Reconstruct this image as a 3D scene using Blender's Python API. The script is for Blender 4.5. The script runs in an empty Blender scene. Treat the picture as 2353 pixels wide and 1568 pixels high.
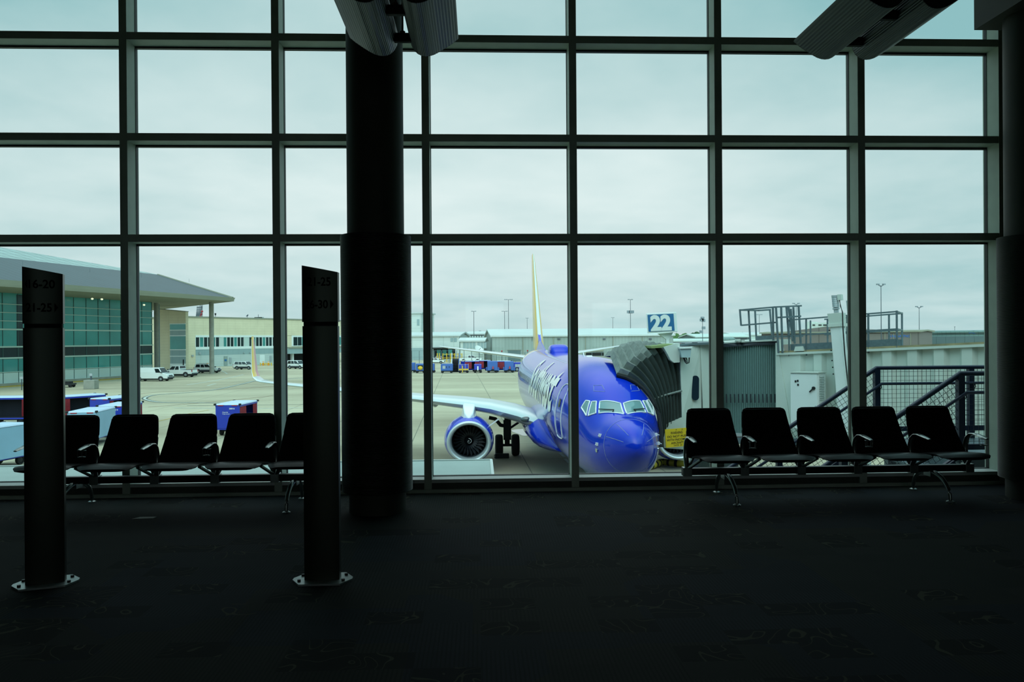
import bpy, math, random
from mathutils import Vector, Matrix
from math import sin, cos, pi, sqrt, atan2, radians
random.seed(7)
SC = bpy.context.scene
COL = SC.collection

# ---------------------------------------------------------------- camera
EYE = Vector((0, 0, 1.55))
FPX, YAW, PITCH, ROLL = 1830.0, 0.0419, -0.002, 0.0072
AP = -4.55                                   # apron level (hall floor is z = 0)
FW = Vector((sin(YAW)*cos(PITCH), cos(YAW)*cos(PITCH), sin(PITCH)))
_R0 = Vector((cos(YAW), -sin(YAW), 0)); _U0 = _R0.cross(FW)
RT = _R0*cos(ROLL) - _U0*sin(ROLL); UP = _U0*cos(ROLL) + _R0*sin(ROLL)
cd = bpy.data.cameras.new('camera'); cam = bpy.data.objects.new('camera', cd); COL.objects.link(cam)
cd.sensor_width = 36.0; cd.lens = FPX/2353.0*36.0; cd.clip_start = 0.05; cd.clip_end = 6000
_m = Matrix((RT, UP, -FW)).transposed().to_4x4(); _m.translation = EYE
cam.matrix_world = _m
SC.camera = cam

def ray(px, py):
    return FW + RT*((px-1176.5)/FPX) + UP*((784.0-py)/FPX)
def P(px, py, d):                            # world point seen at a pixel of the photo at depth d
    return EYE + ray(px, py)*d
def G(px, py, z=AP):                         # point of the ground seen at a pixel
    r = ray(px, py); return EYE + r*((z-EYE.z)/r.z)
def GX(px, d, z=AP):                         # ground point in pixel column px at depth d
    p = P(px, 780, d); return Vector((p.x, p.y, z))

# ---------------------------------------------------------------- mesh builder
class MB:
    def __init__(s): s.v = []; s.f = []; s.m = []; s.c = 0
    def add(s, vs, fs):
        b = len(s.v); s.v += [tuple(v) for v in vs]
        s.f += [tuple(b+i for i in f) for f in fs]; s.m += [s.c]*len(fs); return s
    def box(s, x0, x1, y0, y1, z0, z1):
        return s.hexa([(x0,y0,z0),(x1,y0,z0),(x1,y1,z0),(x0,y1,z0),(x0,y0,z1),(x1,y0,z1),(x1,y1,z1),(x0,y1,z1)])
    def hexa(s, p):
        return s.add(p, [(3,2,1,0),(4,5,6,7),(0,1,5,4),(1,2,6,5),(2,3,7,6),(3,0,4,7)])
    def bar(s, a, b, w, h, up=(0,0,1)):      # rectangular bar from a to b
        a = Vector(a); b = Vector(b); d = (b-a).normalized(); up = Vector(up)
        if abs(d.dot(up)) > .98: up = Vector((0,1,0))
        x = d.cross(up).normalized()*(w/2); y = x.cross(d).normalized()*(h/2)
        return s.hexa([a-x-y, a+x-y, b+x-y, b-x-y, a-x+y, a+x+y, b+x+y, b-x+y])
    def ring(s, c, d, r, n, ref=None):
        d = Vector(d).normalized(); ref = Vector(ref) if ref else (Vector((0,0,1)) if abs(d.z) < .9 else Vector((0,1,0)))
        x = d.cross(ref).normalized(); y = x.cross(d)
        return [Vector(c)+x*(r*cos(2*pi*i/n))+y*(r*sin(2*pi*i/n)) for i in range(n)]
    def loft(s, rings, caps=True, closed=True):
        n = len(rings[0]); vs = [p for r in rings for p in r]; fs = []
        for k in range(len(rings)-1):
            for i in range(n if closed else n-1):
                j = (i+1) % n; fs.append((k*n+i, k*n+j, (k+1)*n+j, (k+1)*n+i))
        if caps: fs.append(tuple(reversed(range(n)))); fs.append(tuple((len(rings)-1)*n+i for i in range(n)))
        return s.add(vs, fs)
    def cyl(s, a, b, r0, r1=None, n=16, caps=True):
        a = Vector(a); b = Vector(b); r1 = r0 if r1 is None else r1
        return s.loft([s.ring(a, b-a, r0, n), s.ring(b, b-a, r1, n)], caps)
    def tube(s, pts, r, n=8, caps=True):
        pts = [Vector(p) for p in pts]; rings = []
        for i, p in enumerate(pts):
            d = (pts[min(i+1, len(pts)-1)] - pts[max(i-1, 0)])
            rr = r[i] if isinstance(r, (list, tuple)) else r
            rings.append(s.ring(p, d, rr, n))
        return s.loft(rings, caps)
    def prism(s, poly, vec):
        n = len(poly); v = Vector(vec); a = [Vector(p) for p in poly]
        return s.add(a+[p+v for p in a], [tuple(range(n))[::-1], tuple(range(n, 2*n))]+[(i, (i+1) % n, n+(i+1) % n, n+i) for i in range(n)])
    def quad(s, *p): return s.add(p, [tuple(range(len(p)))])
    def lathe(s, prof, o=(0,0,0), ax='z', n=32, caps=False):   # prof: (radius, height)
        o = Vector(o); rings = []
        for r, h in prof:
            rg = []
            for i in range(n):
                a = 2*pi*i/n
                q = Vector((r*cos(a), r*sin(a), h)) if ax == 'z' else (Vector((r*cos(a), h, r*sin(a))) if ax == 'y' else Vector((h, r*cos(a), r*sin(a))))
                rg.append(o+q)
            rings.append(rg)
        return s.loft(rings, caps)
    def ball(s, c, r, n=12, m=8):
        rx, ry, rz = r if isinstance(r, (tuple, list)) else (r, r, r); rings = []
        for k in range(m+1):
            t = -pi/2 + pi*k/m; t = max(-1.5, min(1.5, t))
            rings.append([Vector((c[0]+rx*cos(t)*cos(2*pi*i/n), c[1]+ry*cos(t)*sin(2*pi*i/n), c[2]+rz*sin(t))) for i in range(n)])
        return s.loft(rings)
    def tf(s, M):
        s.v = [tuple(M @ Vector(v)) for v in s.v]; return s
    def build(s, name, mats, parent=None, smooth=None, world=False, bevel=0, seg=2, kind=None, label=None):
        if world and parent is not None: s.tf(INV[parent.name])
        me = bpy.data.meshes.new(name); me.from_pydata(s.v, [], s.f)
        mats = mats if isinstance(mats, (list, tuple)) else [mats]
        for m in mats: me.materials.append(M[m] if isinstance(m, str) else m)
        for p, i in zip(me.polygons, s.m): p.material_index = i
        if smooth is not None:
            me.polygons.foreach_set('use_smooth', [True]*len(me.polygons))
            try: me.set_sharp_from_angle(angle=radians(smooth))
            except Exception: pass
        me.update()
        o = bpy.data.objects.new(name, me); COL.objects.link(o)
        if parent is not None: o.parent = parent
        if bevel:
            b = o.modifiers.new('bevel', 'BEVEL'); b.width = bevel; b.segments = seg; b.limit_method = 'ANGLE'; b.angle_limit = radians(40)
        if kind: o['kind'] = kind
        if label: o['label'] = label
        return o

INV = {}
def thing(name, label, cat, loc=(0,0,0), rotz=0.0, group=None, kind=None):
    o = bpy.data.objects.new(name, None); COL.objects.link(o); o.empty_display_size = .2
    o.location = loc; o.rotation_euler = (0, 0, rotz)
    o['label'] = label; o['category'] = cat
    if group: o['group'] = group
    if kind: o['kind'] = kind
    INV[o.name] = (Matrix.Translation(Vector(loc)) @ Matrix.Rotation(rotz, 4, 'Z')).inverted()
    return o
def tag(o, label, cat, group=None):
    o['label'] = label; o['category'] = cat
    if group: o['group'] = group
    return o
def dup(root, loc, rotz, label, group=None):
    r = root.copy(); COL.objects.link(r); r.location = loc; r.rotation_euler = (0, 0, rotz); r['label'] = label
    if group: r['group'] = group
    for ch in list(root.children):
        c = ch.copy(); COL.objects.link(c); c.parent = r
        for g in list(ch.children):
            d = g.copy(); COL.objects.link(d); d.parent = c
    return r
def setting(o, kind='structure'):
    o['kind'] = kind; return o

def text_geo(txt, size=1.0, xs=1.0, bold=0.0, space=1.0):
    cu = bpy.data.curves.new('lettering', 'FONT'); cu.body = txt; cu.size = size; cu.offset = bold
    cu.space_character = space; cu.resolution_u = 4; cu.fill_mode = 'FRONT'
    ob = bpy.data.objects.new('lettering', cu); COL.objects.link(ob)
    dg = bpy.context.evaluated_depsgraph_get(); me = bpy.data.meshes.new_from_object(ob.evaluated_get(dg))
    vs = [(v.co.x*xs, v.co.y) for v in me.vertices]; fs = [tuple(p.vertices) for p in me.polygons]
    bpy.data.objects.remove(ob); bpy.data.curves.remove(cu); bpy.data.meshes.remove(me)
    return vs, fs
def fit_text(txt, w=None, h=None, bold=0.0, space=1.0):   # lettering scaled to a box, origin bottom left
    vs, fs = text_geo(txt, 1.0, 1.0, bold, space)
    x0 = min(v[0] for v in vs); x1 = max(v[0] for v in vs); y0 = min(v[1] for v in vs); y1 = max(v[1] for v in vs)
    sy = h/(y1-y0) if h else w/(x1-x0); sx = w/(x1-x0) if w else sy
    return [((x-x0)*sx, (y-y0)*sy) for x, y in vs], fs
def put_text(mb, vs, fs, o, xd, yd):
    o = Vector(o); xd = Vector(xd); yd = Vector(yd)
    mb.add([o+xd*x+yd*y for x, y in vs], fs)

# ---------------------------------------------------------------- materials
M = {}
def lin(h):
    h = h.lstrip('#'); c = [int(h[i:i+2], 16)/255 for i in (0, 2, 4)]
    return tuple(x/12.92 if x <= .04045 else ((x+.055)/1.055)**2.4 for x in c)
def mat(name, col, rough=.6, metal=0.0, spec=.5, coat=0.0, var=0.0, scale=4.0, bump=0.0, bscale=20.0, stretch=(1,1,1), emit=None, es=1.0, alpha=1.0):
    m = bpy.data.materials.new(name); m.use_nodes = True; nt = m.node_tree; N = nt.nodes; L = nt.links
    b = N['Principled BSDF']; c = lin(col) if isinstance(col, str) else col
    b.inputs['Base Color'].default_value = (*c, 1); b.inputs['Roughness'].default_value = rough
    b.inputs['Metallic'].default_value = metal; b.inputs['Specular IOR Level'].default_value = spec
    b.inputs['Coat Weight'].default_value = coat; b.inputs['Coat Roughness'].default_value = .05
    if emit: b.inputs['Emission Color'].default_value = (*lin(emit), 1); b.inputs['Emission Strength'].default_value = es
    if var or bump:
        tc = N.new('ShaderNodeTexCoord'); mp = N.new('ShaderNodeMapping'); mp.inputs['Scale'].default_value = stretch
        L.new(tc.outputs['Object'], mp.inputs['Vector'])
    if var:
        n = N.new('ShaderNodeTexNoise'); n.inputs['Scale'].default_value = scale; n.inputs['Detail'].default_value = 5
        L.new(mp.outputs[0], n.inputs['Vector'])
        r = N.new('ShaderNodeMapRange'); r.inputs[1].default_value = .3; r.inputs[2].default_value = .7
        r.inputs[3].default_value = 1-var; r.inputs[4].default_value = 1+var; L.new(n.outputs[0], r.inputs[0])
        x = N.new('ShaderNodeVectorMath'); x.operation = 'SCALE'; x.inputs[0].default_value = c
        L.new(r.outputs[0], x.inputs['Scale']); L.new(x.outputs[0], b.inputs['Base Color'])
    if bump:
        n2 = N.new('ShaderNodeTexNoise'); n2.inputs['Scale'].default_value = bscale; L.new(mp.outputs[0], n2.inputs['Vector'])
        bp = N.new('ShaderNodeBump'); bp.inputs['Strength'].default_value = bump; bp.inputs['Distance'].default_value = .02
        L.new(n2.outputs[0], bp.inputs['Height']); L.new(bp.outputs[0], b.inputs['Normal'])
    M[name] = m; return m
def stripes(name, colA, colB, period, axis='X', width=.2, rough=.5, metal=0.0, axis2=None, period2=1.0, bump=0.0, var=.08, width2=None):
    """base colour colA with thin lines of colB every `period` metres along an object axis (and a second one)"""
    m = mat(name, colA, rough, metal); nt = m.node_tree; N = nt.nodes; L = nt.links; b = N['Principled BSDF']
    tc = N.new('ShaderNodeTexCoord'); sp = N.new('ShaderNodeSeparateXYZ'); L.new(tc.outputs['Object'], sp.inputs[0])
    def line(ax, per, w):
        d = N.new('ShaderNodeMath'); d.operation = 'DIVIDE'; L.new(sp.outputs[ax], d.inputs[0]); d.inputs[1].default_value = per
        f = N.new('ShaderNodeMath'); f.operation = 'FRACT'; L.new(d.outputs[0], f.inputs[0])
        t = N.new('ShaderNodeMath'); t.operation = 'LESS_THAN'; L.new(f.outputs[0], t.inputs[0]); t.inputs[1].default_value = w
        return t
    t = line(axis, period, width)
    if axis2:
        t2 = line(axis2, period2, width2 or width); mx = N.new('ShaderNodeMath'); mx.operation = 'MAXIMUM'; L.new(t.outputs[0], mx.inputs[0]); L.new(t2.outputs[0], mx.inputs[1]); t = mx
    nz = N.new('ShaderNodeTexNoise'); nz.inputs['Scale'].default_value = .35; nz.inputs['Detail'].default_value = 6; L.new(tc.outputs['Object'], nz.inputs['Vector'])
    r = N.new('ShaderNodeMapRange'); r.inputs[1].default_value = .3; r.inputs[2].default_value = .7; r.inputs[3].default_value = 1-var; r.inputs[4].default_value = 1+var; L.new(nz.outputs[0], r.inputs[0])
    mix = N.new('ShaderNodeMix'); mix.data_type = 'RGBA'; mix.inputs[6].default_value = (*lin(colA), 1); mix.inputs[7].default_value = (*lin(colB), 1); L.new(t.outputs[0], mix.inputs[0])
    x = N.new('ShaderNodeVectorMath'); x.operation = 'SCALE'; L.new(mix.outputs[2], x.inputs[0]); L.new(r.outputs[0], x.inputs['Scale']); L.new(x.outputs[0], b.inputs['Base Color'])
    return m
def glassy(name, tint, refl=.08, rough=0.0):
    m = bpy.data.materials.new(name); m.use_nodes = True; nt = m.node_tree; N = nt.nodes; L = nt.links; N.clear()
    o = N.new('ShaderNodeOutputMaterial'); t = N.new('ShaderNodeBsdfTransparent'); t.inputs[0].default_value = (*tint, 1)
    g = N.new('ShaderNodeBsdfGlossy'); g.inputs['Roughness'].default_value = rough; mx = N.new('ShaderNodeMixShader')
    lw = N.new('ShaderNodeFresnel'); lw.inputs[0].default_value = 1.35; ml = N.new('ShaderNodeMath'); ml.operation = 'MULTIPLY'; ml.inputs[1].default_value = refl*10
    L.new(lw.outputs[0], ml.inputs[0]); L.new(ml.outputs[0], mx.inputs[0]); L.new(t.outputs[0], mx.inputs[1]); L.new(g.outputs[0], mx.inputs[2]); L.new(mx.outputs[0], o.inputs[0])
    M[name] = m; return m

# hall
mat('frame', '#c0ccbe', .55, var=.06, scale=6)
mat('knee', '#4a5048', .6, var=.1, scale=3)
mat('hall_wall', '#6a6b60', .8, var=.05); mat('hall_ceiling', '#8a887c', .9, var=.03)
mat('column_paint', '#34352a', .65, var=.08, scale=5)
mat('casing_metal', '#2e3029', .5, .2)
mat('black_plastic', '#101211', .55); mat('seat_shell', '#060707', .5, spec=.35); mat('seat_pad', '#040505', .38, spec=.22, bump=.05, bscale=300)
mat('alu', '#9aa3a0', .28, .9); mat('beam_dark', '#1c201f', .4, .4); mat('steel_wire', '#8d9694', .3, .9)
mat('pylon_metal', '#3b3f38', .38, .75, var=.05); mat('pylon_groove', '#030303', .9); mat('pylon_letters', '#010101', .9, spec=.1)
mat('plate_steel', '#a9b3b2', .35, .6); mat('lamp_shell', '#3c4947', .42, .4); mat('lamp_cap', '#12150f', .7); mat('lamp_bracket', '#2b2c20', .7)
mat('copper_rod', '#9a7d6c', .45, .3); mat('paper', '#c9cdc8', .8)
glassy('pane_glass', (.88, .965, .955), .045)
# outside
mat('roof_membrane', '#b6c2be', .8, var=.04, scale=3, bump=.2, bscale=60)
mat('white_paint', '#dde3e1', .45, var=.03, scale=2); mat('bridge_white', '#c4cdc5', .5, var=.07, scale=.8, stretch=(1,1,.3))
mat('galv', '#64747a', .5, .5, var=.12, scale=14); mat('outer_wall', '#3b4040', .5, var=.05, scale=.3); mat('navy_rail', '#1d2a44', .45); mat('mesh_wire', '#2b3540', .5, .3)
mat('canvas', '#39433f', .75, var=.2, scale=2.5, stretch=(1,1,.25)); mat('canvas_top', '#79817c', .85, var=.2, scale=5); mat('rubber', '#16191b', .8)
mat('curtain_slat', '#86a3a1', .4, .3); mat('dark_band', '#1b232b', .6); mat('rust', '#8d8263', .85, var=.3, scale=3, stretch=(1,1,4))
mat('bridge_glass', '#1b2a36', .1, spec=.6); mat('grey_box', '#9fb4b8', .5); mat('cable', '#0d0f10', .6); mat('louvre', '#b4bfbc', .5)
mat('sign_blue', '#2c6a9c', .4); mat('sign_white', '#e4eae8', .45); mat('sign_yellow', '#d0b01e', .5, var=.05); mat('ink', '#17170f', .7)
mat('lichen', '#7f8f5c', .9)
mat('plane_blue', '#0a31c0', .16, spec=.2, coat=.5); mat('plane_white', '#e3e7e8', .3, coat=.6); mat('plane_yellow', '#e6b83a', .28, coat=.6)
mat('plane_red', '#b04058', .3, coat=.6); mat('plane_grey', '#a7b0b4', .35, .3); mat('bare_metal', '#b9c0c4', .22, 1.0); mat('fan_dark', '#15191e', .35, .6); mat('intake', '#4f5860', .35, .5)
mat('tyre', '#0f1113', .8); mat('gear_dark', '#1d2227', .5, .3); mat('hub', '#9aa2a4', .4, .5); mat('cabin_glass', '#10161d', .08, spec=.7); mat('cockpit_glass', '#6d9092', .05, spec=.8); mat('lip_metal', '#c3cacd', .38, .55)
mat('panel_line', '#8f99b8', .5); mat('lens', '#3f4d50', .1, spec=.8); mat('wing_skin', '#c9d1d3', .28, .35, coat=.3)
mat('facade_glass', '#3f8a85', .12, spec=.6, var=.18, scale=.25); mat('facade_dark', '#16292c', .15, spec=.5); mat('facade_mullion', '#2a4a47', .5); mat('facade_strip', '#a9bdb2', .5)
mat('panel_white', '#b9c9c4', .55, var=.03, scale=.4); mat('concrete', '#8f9086', .85, var=.12, scale=1.5); mat('fascia', '#8a8c7c', .7, var=.05, scale=.3); mat('soffit', '#8f907e', .8, var=.05, scale=.2)
stripes('roof_seam', '#33474f', '#25363e', 1.35, 'X', .16, .42, .2); stripes('roof_pale', '#93a6a3', '#465656', 2.3, 'X', .09, .4, .1, axis2='Y', period2=2.6, width2=.06)
stripes('stone', '#d9cdb0', '#c2b699', 2.4, 'X', .02, .85, axis2='Z', period2=.62, width2=.05, var=.07)
stripes('metal_white', '#c6cfcb', '#9fa9a6', 3.1, 'X', .03, .5, axis2='Z', period2=2.0, width2=.03, var=.03); stripes('metal_grey', '#8f9c97', '#7f8c88', .9, 'X', .12, .55, var=.04)
stripes('metal_tan', '#746e6a', '#5c5753', 9.0, 'X', .03, .6, var=.03); stripes('metal_teal', '#6b8684', '#5a7472', 1.1, 'X', .1, .55, var=.03)
stripes('panel_grey', '#8fa4a6', '#7c9092', 1.7, 'X', .03, .55, var=.03); stripes('wall_light', '#b9c3c0', '#a6b0ad', 4.0, 'X', .02, .6, axis2='Z', period2=.6, width2=.05, var=.03)
mat('white_roof', '#bcc3c1', .6, var=.04, scale=.2); mat('hangar_door', '#56696b', .6, var=.1, scale=.2); mat('void', '#1a1f21', .9); mat('pole', '#4a545c', .5, .4); mat('lamp_head', '#76828a', .5)
mat('car_white', '#d9e0df', .25, coat=.6); mat('car_glass', '#182024', .06, spec=.7); mat('car_trim', '#3b4348', .6); mat('tail_red', '#a01424', .3); mat('amber', '#d98a1c', .35); mat('rim', '#8f989b', .4, .5); mat('lamp_clear', '#dfe8ea', .15)
mat('cart_blue', '#2438a8', .42, var=.06, scale=1.2); mat('cart_pale', '#8fb4cf', .5, var=.08, scale=.9); mat('cart_roof', '#b9cbe0', .4, var=.06, scale=.8); mat('curtain_red', '#8c2330', .75, var=.15, scale=3); mat('gse_blue', '#345fa6', .45, var=.08, scale=1.5)
mat('cart_dark', '#0c1220', .9); mat('yellow_paint', '#d3ae2a', .5); mat('cart_light', '#c9d4dc', .4); mat('tan_tarp', '#c3b795', .8)
mat('line_white', '#b4bab0', .7, var=.2, scale=2); mat('line_dark', '#4c5450', .8); mat('line_yellow', '#b3953f', .75, var=.15, scale=2); mat('line_red', '#8c6a52', .8)
mat('leaf_dark', '#2f4a30', .9, var=.45, scale=.5); mat('leaf_mid', '#4a6a3c', .9, var=.4, scale=.5); mat('bark', '#4d4236', .9); mat('hose_yellow', '#c4b23a', .6); mat('stop_red', '#b4342c', .5)

def concrete_mat():
    m = mat('apron_concrete', '#aaa58e', .85); nt = m.node_tree; N = nt.nodes; L = nt.links; b = N['Principled BSDF']
    tc = N.new('ShaderNodeTexCoord'); mp = N.new('ShaderNodeMapping'); mp.inputs['Rotation'].default_value = (0, 0, -.026); L.new(tc.outputs['Object'], mp.inputs[0])
    sp = N.new('ShaderNodeSeparateXYZ'); L.new(mp.outputs[0], sp.inputs[0])
    def line(ax, off):
        a = N.new('ShaderNodeMath'); a.operation = 'ADD'; a.inputs[1].default_value = off; L.new(sp.outputs[ax], a.inputs[0])
        d = N.new('ShaderNodeMath'); d.operation = 'DIVIDE'; d.inputs[1].default_value = 6.1; L.new(a.outputs[0], d.inputs[0])
        f = N.new('ShaderNodeMath'); f.operation = 'FRACT'; L.new(d.outputs[0], f.inputs[0])
        t = N.new('ShaderNodeMath'); t.operation = 'LESS_THAN'; t.inputs[1].default_value = .009; L.new(f.outputs[0], t.inputs[0]); return t
    t1 = line('X', 100+.4); t2 = line('Y', 100.); mx = N.new('ShaderNodeMath'); mx.operation = 'MAXIMUM'; L.new(t1.outputs[0], mx.inputs[0]); L.new(t2.outputs[0], mx.inputs[1])
    n1 = N.new('ShaderNodeTexNoise'); n1.inputs['Scale'].default_value = .06; n1.inputs['Detail'].default_value = 7; n1.inputs['Roughness'].default_value = .6
    mp2 = N.new('ShaderNodeMapping'); mp2.inputs['Scale'].default_value = (.35, 1.6, 1); L.new(tc.outputs['Object'], mp2.inputs[0]); L.new(mp2.outputs[0], n1.inputs['Vector'])
    r = N.new('ShaderNodeValToRGB'); e = r.color_ramp.elements; e[0].position = .3; e[0].color = (*lin('#958b74'), 1); e[1].position = .68; e[1].color = (*lin('#bcb399'), 1); L.new(n1.outputs[0], r.inputs[0])
    v = N.new('ShaderNodeTexNoise'); v.inputs['Scale'].default_value = .8; v.inputs['Detail'].default_value = 6; L.new(tc.outputs['Object'], v.inputs['Vector'])
    rr = N.new('ShaderNodeMapRange'); rr.inputs[1].default_value = .3; rr.inputs[2].default_value = .75; rr.inputs[3].default_value = .94; rr.inputs[4].default_value = 1.05; L.new(v.outputs[0], rr.inputs[0])
    x = N.new('ShaderNodeVectorMath'); x.operation = 'SCALE'; L.new(r.outputs[0], x.inputs[0]); L.new(rr.outputs[0], x.inputs['Scale'])
    mi = N.new('ShaderNodeMix'); mi.data_type = 'RGBA'; L.new(mx.outputs[0], mi.inputs[0]); L.new(x.outputs[0], mi.inputs[6]); mi.inputs[7].default_value = (*lin('#6e6b5c'), 1)
    # stand area darkened in the colour: terminal and aircraft shade plus stains, ragged outline
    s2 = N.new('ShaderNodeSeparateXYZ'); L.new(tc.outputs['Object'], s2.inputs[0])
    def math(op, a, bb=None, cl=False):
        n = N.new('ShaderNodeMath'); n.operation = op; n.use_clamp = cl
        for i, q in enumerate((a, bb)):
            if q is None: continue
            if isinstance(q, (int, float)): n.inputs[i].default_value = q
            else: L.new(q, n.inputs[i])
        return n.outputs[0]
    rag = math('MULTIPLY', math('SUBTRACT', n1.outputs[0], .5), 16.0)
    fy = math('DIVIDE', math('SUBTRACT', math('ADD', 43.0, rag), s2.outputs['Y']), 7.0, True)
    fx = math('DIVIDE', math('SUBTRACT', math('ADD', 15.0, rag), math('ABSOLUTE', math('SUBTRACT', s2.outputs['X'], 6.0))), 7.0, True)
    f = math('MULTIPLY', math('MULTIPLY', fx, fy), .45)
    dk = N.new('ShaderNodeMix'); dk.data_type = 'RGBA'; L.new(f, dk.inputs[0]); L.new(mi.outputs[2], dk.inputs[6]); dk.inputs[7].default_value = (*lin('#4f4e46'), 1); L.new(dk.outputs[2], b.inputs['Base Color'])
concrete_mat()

def carpet_mat():
    m = mat('carpet', '#2a2d2b', .85, spec=.1); nt = m.node_tree; N = nt.nodes; L = nt.links; b = N['Principled BSDF']
    tc = N.new('ShaderNodeTexCoord'); sp = N.new('ShaderNodeSeparateXYZ'); L.new(tc.outputs['Object'], sp.inputs[0])
    def math(op, a, bb=None):
        n = N.new('ShaderNodeMath'); n.operation = op
        for i, q in enumerate((a, bb)):
            if q is None: continue
            if isinstance(q, (int, float)): n.inputs[i].default_value = q
            else: L.new(q, n.inputs[i])
        return n.outputs[0]
    T = .32
    cx = math('FLOOR', math('DIVIDE', sp.outputs['X'], T)); cy = math('FLOOR', math('DIVIDE', sp.outputs['Y'], T*.62))
    cb = N.new('ShaderNodeCombineXYZ'); L.new(cx, cb.inputs[0]); L.new(cy, cb.inputs[1])
    wn = N.new('ShaderNodeTexWhiteNoise'); wn.noise_dimensions = '2D'; L.new(cb.outputs[0], wn.inputs['Vector'])
    big = N.new('ShaderNodeTexVoronoi'); big.inputs['Scale'].default_value = .9; big.distance = 'CHEBYCHEV'; L.new(tc.outputs['Object'], big.inputs['Vector'])
    bw = N.new('ShaderNodeTexWhiteNoise'); bw.noise_dimensions = '3D'; L.new(big.outputs['Color'], bw.inputs['Vector'])
    rib = math('LESS_THAN', math('FRACT', math('DIVIDE', sp.outputs['X'], .022)), .42)
    isrib = math('GREATER_THAN', wn.outputs['Value'], .45)
    ribf = math('SUBTRACT', 1.0, math('MULTIPLY', math('MULTIPLY', rib, isrib), .38))
    dark = math('LESS_THAN', wn.outputs['Value'], .2)
    lv = math('ADD', .75, math('MULTIPLY', wn.outputs['Value'], .45))
    lv = math('MULTIPLY', lv, ribf); lv = math('MULTIPLY', lv, math('SUBTRACT', 1.0, math('MULTIPLY', dark, .55)))
    # scroll lines: thin contour lines of a low noise, only on the dark tiles and their neighbours
    nz = N.new('ShaderNodeTexNoise'); nz.inputs['Scale'].default_value = 3.6; nz.inputs['Detail'].default_value = 0.0; nz.inputs['Distortion'].default_value = 1.2; L.new(tc.outputs['Object'], nz.inputs['Vector'])
    ln = math('LESS_THAN', math('ABSOLUTE', math('SUBTRACT', math('FRACT', math('MULTIPLY', nz.outputs[0], 5.0)), .5)), .05)
    lnm = math('MULTIPLY', ln, math('LESS_THAN', wn.outputs['Value'], .24))
    r = N.new('ShaderNodeMix'); r.data_type = 'RGBA'; r.inputs[6].default_value = (*lin('#262923'), 1); r.inputs[7].default_value = (*lin('#1f252c'), 1); L.new(bw.outputs['Value'], r.inputs[0])
    x = N.new('ShaderNodeVectorMath'); x.operation = 'SCALE'; L.new(r.outputs[2], x.inputs[0]); L.new(lv, x.inputs['Scale'])
    mi = N.new('ShaderNodeMix'); mi.data_type = 'RGBA'; L.new(lnm, mi.inputs[0]); L.new(x.outputs[0], mi.inputs[6]); mi.inputs[7].default_value = (*lin('#3d4032'), 1)
    fz = N.new('ShaderNodeTexNoise'); fz.inputs['Scale'].default_value = 160; L.new(tc.outputs['Object'], fz.inputs['Vector'])
    fr = N.new('ShaderNodeMapRange'); fr.inputs[3].default_value = .7; fr.inputs[4].default_value = 1.3; L.new(fz.outputs[0], fr.inputs[0])
    y = N.new('ShaderNodeVectorMath'); y.operation = 'SCALE'; L.new(mi.outputs[2], y.inputs[0]); L.new(fr.outputs[0], y.inputs['Scale']); L.new(y.outputs[0], b.inputs['Base Color'])
carpet_mat()

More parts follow.
